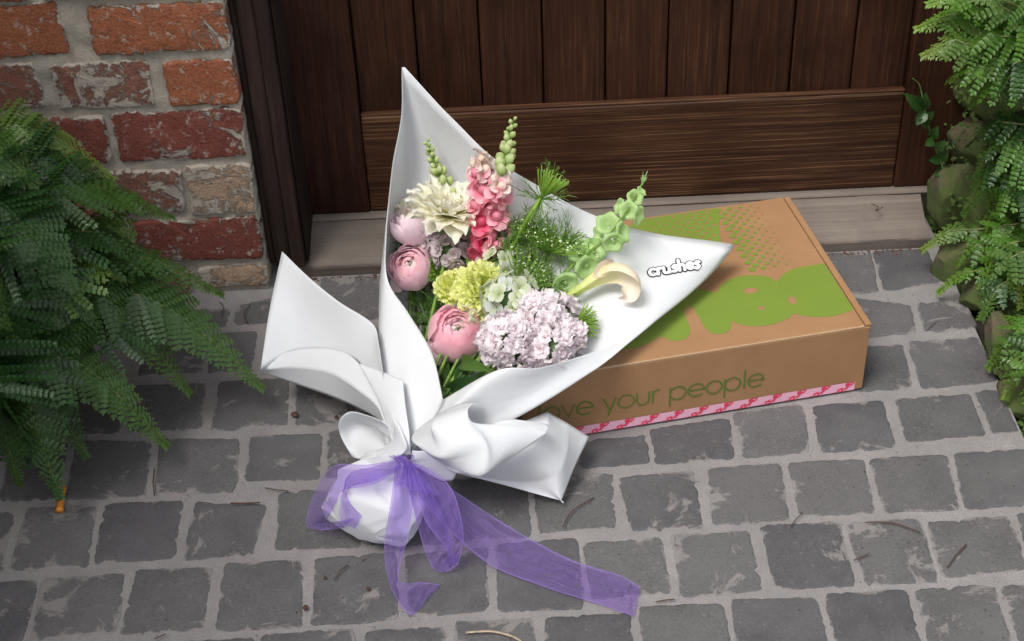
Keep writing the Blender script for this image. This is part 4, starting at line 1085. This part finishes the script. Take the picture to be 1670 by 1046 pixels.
# umbels and feathery foliage
umbel('bishops_flower', 'green umbel seen from its side with long thin rays at the bouquet centre', back(853, 466, .035), axis(.62, .62, .48), .047, .034, 80, 51, mid=(780, 590, .02))
umbel('bishops_flower', 'flat white and green umbel leaning behind the bells', back(893, 412, .02), axis(.35, .88, .3), .062, .034, 90, 52, mid=(800, 560, .015))
umbel('bishops_flower', 'young green umbel on a tall feathery stem beside the door rail', back(884, 322, .055), axis(.45, .85, .25), .024, .030, 50, 53, 'floret_green', mid=(822, 440, .05), dish=-.1)
umbel('bishops_flower', 'small green umbel low on the right near the paper rim', back(944, 527, .03), axis(.85, .2, .45), .025, .022, 50, 54, 'floret_green', mid=(860, 600, .02))
umbel('bishops_flower', 'little white flecked umbel beside the left paper edge', back(668, 418, .02), axis(-.1, .8, .6), .03, .014, 40, 55, mid=(680, 560, .015))
rn = random.Random(11)
ff = empty('fennel_sprig', back(860, 380, .04), 'bright feathery thread leaves along a thick pale green stem', 'foliage', G_)
tube('stem', [back(897, 292, .06), back(880, 325, .06), back(850, 375, .06), back(832, 410, .055), back(817, 445, .05), back(790, 540, .03), TIE], [.0018, .004], M['lime_leaf'], ff, 8)
threads('thread_leaves', ff, [(back(883, 325, .06), axis(.2, .1, .3), .042, 20, rn, .3), (back(842, 375, .055), axis(-.2, .3, .3), .045, 26, rn, .3), (back(822, 395, .045), axis(-.3, .3, .3), .04, 24, rn, .3), (back(897, 290, .06), axis(.4, .8, .2), .03, 16, rn, 1.0)], 'feather_green')
fd = empty('fennel_sprig', back(860, 420, .02), 'dark feathery foliage filling the middle of the bouquet', 'foliage', G_)
tube('stem', [back(865, 400, .02), back(850, 470, .02), TIE], .0022, M['dark_stem'], fd, 6)
threads('thread_leaves', fd, [(back(x, y, d), axis(0, .4, .5), .042, 30, rn, .4) for x, y, d in ((835, 430, .04), (862, 400, .035), (895, 395, .03), (840, 470, .035), (880, 440, .03), (900, 470, .02), (815, 400, .035), (920, 400, .02), (870, 380, .03))], 'feather_green')
fl_ = empty('fennel_sprig', back(690, 510, .02), 'feathery sprigs showing between the pink flowers and the left paper edge', 'foliage', G_)
tube('stem', [back(690, 470, .02), back(700, 560, .02), TIE], .0022, M['stem'], fl_, 6)
threads('thread_leaves', fl_, [(back(x, y, d), axis(0, .4, .5), .036, 26, rn, .4) for x, y, d in ((690, 505, .035), (705, 475, .03), (700, 530, .035), (692, 410, .025), (660, 405, .02), (720, 505, .04), (730, 600, .03), (735, 640, .03))], 'leaf_green')
fs_ = empty('fennel_sprig', back(945, 520, .02), 'small feathery sprig lying on the paper below the calla lily', 'foliage', G_)
threads('thread_leaves', fs_, [(back(940, 512, .012), axis(-.3, .5, .4), .022, 14, rn, .4), (back(955, 535, .012), axis(.3, -.5, .4), .022, 16, rn, .4)], 'feather_green')
lf = empty('leaf_sprig', back(740, 620, .02), 'dark green pointed leaves and stems below the bright pink flower', 'foliage', G_)
for a, b, wd, m in [((752, 590, .035), (806, 606, .06), .010, 'leaf_green'), ((735, 640, .03), (795, 612, .05), .011, 'leaf_dark'), ((728, 640, .03), (770, 610, .045), .008, 'leaf_dark'), ((718, 640, .03), (704, 575, .04), .007, 'leaf_dark'),
                    ((735, 640, .02), (715, 560, .03), .007, 'leaf_green'), ((745, 640, .02), (760, 585, .03), .009, 'leaf_dark'), ((770, 640, .02), (830, 610, .03), .010, 'leaf_dark'), ((740, 400, .02), (705, 385, .04), .008, 'leaf_dark'), ((775, 440, .03), (760, 415, .05), .007, 'lime_leaf')]:
    leaf('leaf', lf, back(*a), back(*b), wd, m)
for x in (722, 735, 748, 728): tube('stem', [back(x, 560, .03), back(x-4, 620, .025), TIE+Vector((0, 0, .01))], .003, M['stem'], lf, 6)
# ------------------------------------------------------------------ ferns
def frond(root, pts, W, m, seed, up=None, droop=.25, name='frond', start=.08, step=.0215, peak=.3, ang=68):
    """twice-divided frond: midrib, side leaflets in pairs, each cut into small toothed lobes"""
    rnd = random.Random(seed); P = [Vector(p) for p in pts]; n = len(P)-1
    S = [catmull(P, i/40*n) for i in range(41)]; L = sum((S[i+1]-S[i]).length for i in range(40))
    V, Fc, S_ = [], [], []; gl = 0.0
    up0 = up or Vector((0, -.35, 1)).normalized()
    def lobe(p, d, nrm, l, w_):
        b = len(V); s = d.cross(nrm).normalized()
        V.extend([p-s*w_*.35, p+d*l*.45-s*w_+nrm*w_*.25, p+d*l, p+d*l*.5+s*w_+nrm*w_*.25, p+s*w_*.35, p+d*l*.5]); 
        Fc.extend([(b, b+1, b+5), (b+1, b+2, b+5), (b+2, b+3, b+5), (b+3, b+4, b+5), (b, b+5, b+4)])
    k = max(15, int(L/step*1.25))
    for i in range(41):                           # flat midrib strip that carries the leaflets
        t = (S[min(i+1, 40)]-S[max(i-1, 0)]).normalized(); sd_ = t.cross(up0).normalized()*(.0016-.0009*i/40); V.extend([S[i]-sd_, S[i]+sd_])
    Fc.extend([(2*i, 2*i+1, 2*i+3, 2*i+2) for i in range(40)])
    for i in range(k):
        f = start+(1-start)*(1-(1-(i+.5)/k)**1.45); p = catmull(P, f*n); t = (catmull(P, min(1, f+.02)*n)-catmull(P, max(0, f-.02)*n)).normalized()
        s = t.cross(up0).normalized(); nr = s.cross(t).normalized()
        g = (f-start)/(1-start); S_.extend([gl]*(len(V)-len(S_))); gl = max(0, g*1.5-.5)**1.5
        wl = W*(min(1, (g+.12)/peak)**.7 if g < peak else max(0, (1-(g-peak)/(1-peak)))**.85)*rnd.uniform(.9, 1.08)
        wl = max(wl, .004)
        for sd in (1, -1):
            a = R_(ang-26*g+rnd.uniform(-5, 5)); d = (t*math.cos(a)+s*sd*math.sin(a)-nr*droop*rnd.uniform(.5, 1.3)).normalized()
            pn = (nr+s*sd*.3+Vector([rnd.uniform(-.18, .18) for _ in range(3)])).normalized()
            m_ = max(2, int(wl/.0062)); q = p.copy(); dd = d.copy()
            b = len(V); sw = dd.cross(pn).normalized()*.0006
            V.extend([p-sw, p+sw, p+d*wl*.95]); Fc.append((b, b+1, b+2))
            for j in range(m_):
                h = (j+.3)/m_; q = p+dd*wl*h-nr*droop*wl*h*h*.25
                ll = (.0080*(1-.5*h)+.0014)*min(1.05, .45+wl/.05); 
                for e in (1, -1):
                    cr = dd.cross(pn).normalized()*e; ld = (dd*.62+cr).normalized()
                    lobe(q, ld, pn, ll*rnd.uniform(.85, 1.12), ll*.45)
            lobe(p+dd*wl*.93-nr*droop*wl*.22, dd, pn, .006, .0018)
    S_.extend([gl]*(len(V)-len(S_)))
    o = mk(name, V, Fc, m, root, world=True, smooth=False, attrs={'tipness': S_})
    tube('midrib', P, [.0019, .0006], M['fern_stalk'], o, 5)
    return o
fern = empty('fern', (-.62, -.34, 0), 'large dark green fern arching in front of the brick wall on the left', 'fern')
CR = Vector((-.64, -.33, .10))
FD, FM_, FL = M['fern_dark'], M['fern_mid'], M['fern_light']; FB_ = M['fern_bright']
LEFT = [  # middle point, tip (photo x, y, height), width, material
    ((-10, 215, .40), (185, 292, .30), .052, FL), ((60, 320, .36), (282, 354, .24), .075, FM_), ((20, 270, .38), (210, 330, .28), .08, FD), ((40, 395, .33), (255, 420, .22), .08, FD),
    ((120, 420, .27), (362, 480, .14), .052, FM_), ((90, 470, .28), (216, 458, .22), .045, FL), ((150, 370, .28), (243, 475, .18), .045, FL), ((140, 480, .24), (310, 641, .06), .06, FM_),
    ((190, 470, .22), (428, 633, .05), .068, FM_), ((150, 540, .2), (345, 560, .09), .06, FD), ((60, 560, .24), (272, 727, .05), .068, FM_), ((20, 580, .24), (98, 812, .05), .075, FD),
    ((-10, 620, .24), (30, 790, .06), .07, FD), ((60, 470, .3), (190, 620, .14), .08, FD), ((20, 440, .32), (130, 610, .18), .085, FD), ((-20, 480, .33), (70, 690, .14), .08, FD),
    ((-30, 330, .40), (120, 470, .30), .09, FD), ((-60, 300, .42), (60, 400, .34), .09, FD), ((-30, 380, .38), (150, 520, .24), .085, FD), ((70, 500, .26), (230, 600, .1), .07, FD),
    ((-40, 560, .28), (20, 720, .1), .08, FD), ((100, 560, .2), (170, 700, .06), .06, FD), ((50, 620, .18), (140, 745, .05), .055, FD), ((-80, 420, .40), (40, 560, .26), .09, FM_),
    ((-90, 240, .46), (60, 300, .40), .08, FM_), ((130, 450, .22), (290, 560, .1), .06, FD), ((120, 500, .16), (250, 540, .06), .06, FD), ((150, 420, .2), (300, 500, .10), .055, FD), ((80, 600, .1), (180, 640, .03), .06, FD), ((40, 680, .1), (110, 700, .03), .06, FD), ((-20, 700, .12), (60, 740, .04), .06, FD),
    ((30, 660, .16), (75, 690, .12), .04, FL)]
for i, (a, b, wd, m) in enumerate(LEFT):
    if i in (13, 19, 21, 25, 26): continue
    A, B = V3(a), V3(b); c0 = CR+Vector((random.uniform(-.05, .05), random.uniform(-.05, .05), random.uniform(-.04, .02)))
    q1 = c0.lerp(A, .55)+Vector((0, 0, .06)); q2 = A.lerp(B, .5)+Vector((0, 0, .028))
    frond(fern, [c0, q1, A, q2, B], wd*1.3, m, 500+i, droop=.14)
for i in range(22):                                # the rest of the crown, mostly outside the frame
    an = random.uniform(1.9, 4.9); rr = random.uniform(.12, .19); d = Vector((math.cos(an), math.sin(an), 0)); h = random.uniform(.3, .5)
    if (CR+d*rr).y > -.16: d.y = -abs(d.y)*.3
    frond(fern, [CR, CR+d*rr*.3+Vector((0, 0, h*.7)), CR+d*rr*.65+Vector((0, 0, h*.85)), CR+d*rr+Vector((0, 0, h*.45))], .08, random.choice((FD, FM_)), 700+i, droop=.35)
tube('old_stalk', [atz(105, 795, .008), atz(100, 815, .007), atz(97, 834, .006)], [.003, .0052], M['orange_leaf'], fern, 6)

# ------------------------------------------------------------------ planted bank, mossy pier and greenery on the right
def m_mossrock():
    q = N('mossy_rock'); c = q.coord('Object'); a = q.noise(c, 14, 6, .65); b = q.noise(c, 120, 5, .7); d = q.noise(c, 6, 5, .6)
    k = q.mix(q.ramp(a, [(.3, 0), (.7, 1)]), (.07, .05, .034), (.20, .14, .09)); k = q.mix(q.ramp(b, [(.4, .5), (.6, 0)]), k, (.06, .045, .03))
    k = q.mix(q.ramp(d, [(.40, 0), (.50, .9)]), k, (.045, .075, .012)); q.col(k).rough(.95); q.bump(q.math('ADD', a, q.math('MULTIPLY', b, .5)), .8, .004); M['mossy_rock'] = q.m
    q = N('bank_soil'); c = q.coord('Object'); a = q.noise(c, 10, 6, .65); b = q.noise(c, 90, 5, .7)
    k = q.mix(q.ramp(a, [(.42, 0), (.56, 1)]), (.028, .022, .014), (.05, .075, .012)); k = q.mix(q.ramp(b, [(.4, .6), (.6, 0)]), k, (.012, .014, .006)); q.col(k).rough(.95); q.bump(b, .8, .004); M['bank_soil'] = q.m
m_mossrock()
def bank_z(x, y):
    t = max(0, x-GX); edge = noise.noise(Vector((y*9, 4, 0)))*.012
    return -.03+min(.42, max(0, t-.012+edge)*1.35)+noise.fractal(Vector((x*9, y*9, 7)), 1, 2, 5)*.028*min(1, t*14)+max(0, (y+.3))*.35*min(1, t*5)
vs, fs = [], []; nx, ny = 60, 110
for j in range(ny+1):
    for i in range(nx+1):
        x = GX+.0005+(i/nx)**1.5*.9; y = .12-1.5*j/ny; vs.append((x, y, bank_z(x, y)))
for j in range(ny):
    for i in range(nx): k = j*(nx+1)+i; fs.append((k, k+1, k+nx+2, k+nx+1)[::-1])
tag(mk('garden_bank', vs, fs, M['bank_soil']), kind='structure')
pier = empty('stone_pier', (.95, -.02, 0), 'mossy tan stone pier at the right of the door, half hidden by ferns', 'pier')
def rock(name, c, r, sq, seed, root, m='mossy_rock', rot=0):
    rr = random.Random(seed); v, f = ico(1, .25, seed, 4); cuts = [(Vector([rr.gauss(0, 1) for _ in range(3)]).normalized(), rr.uniform(.66, .88)) for _ in range(16)]
    for n_, of in cuts: v = [p-n_*max(0, p.dot(n_)-of) for p in v]
    v = [Vector((p.x*sq[0], p.y*sq[1], p.z*sq[2]))*r*1.15+noise.noise_vector(p*6)*r*.03*max(sq) for p in v]; R3 = Matrix.Rotation(rot, 3, 'Z'); o = mk(name, [R3 @ p for p in v], f, M[m], None); o.location = c; 
    if root: adopt(o, root, True)
    return o
zz = -.02; k = 0
while zz < 1.4:
    h = random.uniform(.075, .12)
    for j in range(2): rock('stone', Vector((.935+j*.12+random.uniform(-.008, .008), -.03+random.uniform(-.012, .012), zz+h/2)), .5, (.135, .17, h*1.12), 40+k, pier, rot=random.uniform(-.15, .15)); k += 1
    zz += h
for i, (px, py, z, r, sq, lb) in enumerate([(1556, 312, .07, .052, (.75, .7, 1.0), 'tan rounded rock beside the right end of the sill'), (1562, 430, .02, .045, (.9, .7, .8), 'brown rock under the fern at the paving corner'),
        (1632, 560, .02, .04, (.55, 1.6, .6), 'long mossy rock edging the paving on the right'), (1600, 480, .02, .03, (.9, .9, .7), 'small mossy stone behind the paving edge'), (1668, 640, .0, .035, (.8, 1.3, .6), 'low stone at the right edge of the picture')]):
    tag(rock('rock', atz(px, py, z), r, sq, 80+i, None, rot=-.2), lb, 'rock', 'rocks edging the paving')
# moss and tiny leaves over bank and pier foot
V, Fc = [], []; rm = random.Random(5)
for k in range(30000):
    x = GX+.008+abs(rm.gauss(0, .13)); y = rm.uniform(-.85, .02)
    if noise.noise(Vector((x*13, y*13, 1))) < -.18: continue
    p = Vector((x, y, bank_z(x, y)+rm.uniform(0, .012))); s = rm.uniform(.003, .0075); a = Vector([rm.uniform(-1, 1) for _ in range(3)]); a.z = abs(a.z)*.5; a.normalize(); n_ = Vector((rm.uniform(-.6, .6), rm.uniform(-.8, .2), 1)).normalized(); t = a.cross(n_).normalized()
    b = len(V); V += [p, p+a*s*.6+t*s*.35, p+a*s*1.3, p+a*s*.6-t*s*.35]; Fc.append((b, b+1, b+2, b+3))
tag(mk('moss', V, Fc, M['moss_green'], smooth=False), 'green moss and tiny leaves covering the bank', 'moss', kind='stuff')
V, Fc = [], []
for k in range(5000):
    z = rm.uniform(0, 1.0); x = .872+rm.uniform(0, .25); y = -.125+rm.gauss(0, .012)
    if noise.noise(Vector((x*14, z*9, 3))) < (.05 if z < .35 else .12): continue
    if rm.random() < .35: x = .868+rm.gauss(0, .006); y = rm.uniform(-.12, .0)
    p = Vector((x, y, z)); s = rm.uniform(.004, .010); a = Vector((rm.uniform(-1, 1), rm.uniform(-1, -.1), rm.uniform(-1, .5))).normalized(); t = a.orthogonal().normalized()
    b = len(V); V += [p, p+a*s*.6+t*s*.35, p+a*s*1.3, p+a*s*.6-t*s*.35]; Fc.append((b, b+1, b+2, b+3))
tag(mk('moss', V, Fc, M['moss_green'], smooth=False), 'moss clinging to the stone pier', 'moss', kind='stuff')
def right_fern(label, base, specs, seed):
    root = empty('fern', base, label, 'fern', 'ferns on the right bank')
    for i, (a, b, wd, m) in enumerate(specs):
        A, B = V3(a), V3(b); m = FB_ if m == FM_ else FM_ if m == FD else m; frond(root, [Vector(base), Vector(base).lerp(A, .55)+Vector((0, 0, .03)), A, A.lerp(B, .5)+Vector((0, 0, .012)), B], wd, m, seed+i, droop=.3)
    return root
right_fern('bright green fern spreading left across the door at the top right', (1.10, -.19, .30),
    [((1610, 30, .42), (1495, 46, .40), .05, FM_), ((1600, 75, .40), (1506, 90, .385), .05, FL), ((1620, 5, .45), (1515, 5, .45), .045, FM_), ((1620, 110, .38), (1545, 130, .34), .05, FM_), ((1640, 60, .42), (1560, 85, .38), .055, FM_), ((1650, 20, .45), (1580, -10, .46), .05, FL),
     ((1640, 120, .37), (1580, 175, .28), .06, FM_), ((1665, 100, .4), (1640, 190, .28), .06, FD), ((1670, 40, .44), (1700, 140, .34), .06, FM_), ((1680, 0, .48), (1640, -60, .5), .06, FM_), ((1640, 80, .40), (1610, 140, .33), .06, FL)], 820)
right_fern('mid green fern halfway down the right side in front of the pier', (1.09, -.24, .16),
    [((1640, 215, .26), (1590, 290, .17), .055, FD), ((1650, 230, .26), (1640, 320, .15), .055, FM_), ((1660, 250, .25), (1680, 350, .14), .06, FM_), ((1630, 260, .22), (1570, 350, .11), .05, FD), ((1650, 300, .2), (1610, 380, .09), .055, FM_), ((1670, 320, .2), (1660, 410, .09), .055, FD), ((1640, 200, .28), (1575, 240, .2), .04, FD)], 850)
right_fern('light green fern with one frond reaching the end of the sill', (1.06, -.25, .06),
    [((1585, 375, .085), (1505, 406, .05), .030, FL), ((1600, 400, .1), (1560, 430, .05), .035, FM_), ((1640, 400, .12), (1600, 470, .05), .045, FM_), ((1650, 420, .12), (1665, 500, .05), .045, FL), ((1630, 370, .13), (1680, 440, .08), .04, FM_), ((1600, 440, .07), (1530, 476, .02), .022, FM_), ((1640, 460, .08), (1600, 520, .03), .04, FD)], 880)
right_fern('low fern tufts spilling over the paving edge at the far right', (1.03, -.45, .04),
    [((1650, 560, .08), (1610, 600, .02), .03, FM_), ((1665, 590, .08), (1640, 650, .02), .03, FL), ((1670, 540, .1), (1650, 520, .06), .035, FM_), ((1690, 600, .1), (1680, 680, .02), .04, FM_), ((1680, 560, .1), (1720, 620, .04), .04, FD)], 900)
iv = empty('ivy_sprig', aty(1545, 300, -.06), 'thin leafy creeper climbing the right edge of the door', 'creeper')
tube('stem', [aty(1548, 300, -.06), aty(1533, 262, -.05), aty(1520, 225, -.05), aty(1508, 180, -.05), aty(1500, 140, -.04), aty(1488, 128, -.04)], [.0018, .0007], M['dark_stem'], iv, 5)
for a, b, wd in [((1508, 178), (1474, 152), .010), ((1510, 182), (1494, 205), .008), ((1508, 178), (1510, 150), .008), ((1515, 205), (1498, 195), .007), ((1520, 225), (1530, 205), .008), ((1522, 230), (1508, 238), .007), ((1533, 260), (1515, 262), .008), ((1533, 260), (1548, 245), .009), ((1540, 280), (1522, 285), .009), ((1545, 290), (1562, 275), .010), ((1528, 245), (1542, 228), .008), ((1512, 192), (1524, 182), .007)]:
    leaf('leaf', iv, aty(*a, -.05), aty(*b, -.06), wd, 'fern_mid', bend=.08)

# unseen brick wall, added on the left only to shade that side
vs, fs = [], []
sw = mk('shade_wall', [(-.86, -.13, -.05), (-.86, -3.2, -.05), (-.86, -3.2, 1.9), (-.86, -.13, 1.9), (-1.09, -.13, -.05), (-1.09, -3.2, -.05), (-1.09, -3.2, 1.9), (-1.09, -.13, 1.9)],
        [(0, 1, 2, 3), (7, 6, 5, 4), (3, 2, 6, 7), (1, 5, 6, 2), (0, 3, 7, 4)], M['brick_dull'], smooth=False); tag(sw, kind='structure')
# ------------------------------------------------------------------ litter on the paving
def litter(label, pts, rad, m='twig', z=.005):
    o = tube('twig', [atz(x, y, z+random.uniform(0, .002)) for x, y in pts], rad, M[m], None, 5, world=False); tag(o, label, 'twig', 'twigs on the paving')
for lb, pts, r, m in [('pale bent twig at the bottom edge below the ribbon', [(760, 1032), (800, 1030), (832, 1037), (850, 1046)], .0019, 'pale_twig'), ('thin brown twig right of the lower paper corner', [(918, 860), (932, 835), (968, 812)], .0011, 'twig'),
        ('long thin twig lying across the right hand setts', [(1412, 852), (1455, 853), (1500, 868)], .0011, 'twig'), ('short straight twig left of the ribbon', [(376, 821), (400, 821), (424, 820)], .0014, 'twig'), ('fine twig above the straight one left of the ribbon', [(432, 796), (450, 799), (470, 801)], .001, 'twig'),
        ('short dark stem on the sett under the knot of the ribbon', [(546, 946), (556, 930), (568, 922)], .0011, 'twig'), ('kinked twig on a joint right of the ribbon end', [(1290, 859), (1297, 848), (1309, 838)], .0009, 'twig'), ('reddish twig near the ribbon end', [(1070, 982), (1085, 979), (1100, 978)], .0011, 'twig'),
        ('curved twig on the far right sett', [(1545, 925), (1560, 905), (1576, 888)], .0011, 'twig'), ('bent twig on the dirt by the wall foot', [(403, 527), (398, 512), (408, 497)], .001, 'twig'), ('curled twig close to the wall corner', [(358, 492), (364, 500), (361, 515)], .001, 'twig'), ('short twig in the lower left joint', [(252, 1042), (262, 1038), (270, 1034)], .001, 'twig'),
        ('dark twig standing in the joint below the fern', [(252, 765), (250, 785), (252, 808)], .0012, 'twig'), ('orange brown twig in the joint of the right setts', [(1393, 914), (1404, 909), (1416, 904)], .001, 'twig'), ('curly dry stem on the right end of the sill', [(1421, 332), (1432, 338), (1428, 345), (1440, 338)], .001, 'twig')]:
    litter(lb, pts, r*.72, m, .048 if 'sill' in lb else .005)
for i, (px, py, s) in enumerate([(481, 676, .005), (498, 991, .0038), (600, 960, .0028), (530, 942, .0022), (548, 680, .0026)]):
    v, f = ico(s, .4, i, 2, (1.1, .8, .55)); o = mk('seed_husk' if i else 'dead_leaf', v, f, M['dead_leaf']); o.location = atz(px, py, .006); o.rotation_euler.z = i
    tag(o, ['curled rust coloured leaf scrap left of the paper curl', 'round dark seed husk in the joint below left of the ribbon', 'dark seed husk on the sett under the ribbon tail', 'tiny brown husk on the sett below the paper bundle', 'brown leaf crumb beside the paper curl'][i], 'debris', 'debris on the paving')
V, Fc = [], []
for k in range(900):
    x, y = random.uniform(-.45, GX-.02), random.uniform(-.9, -.12); s = random.uniform(.0004, .0012); b = len(V); a = random.random()*6
    V += [(x+s*math.cos(a+q*1.57), y+s*math.sin(a+q*1.57), .0032) for q in range(4)]+[(x, y, .0032+s)]; Fc += [(b+q, b+(q+1) % 4, b+4) for q in range(4)]
tag(mk('grit', V, Fc, M['dead_leaf'], smooth=False), 'fine dark grit scattered over the paving', 'grit', kind='stuff')
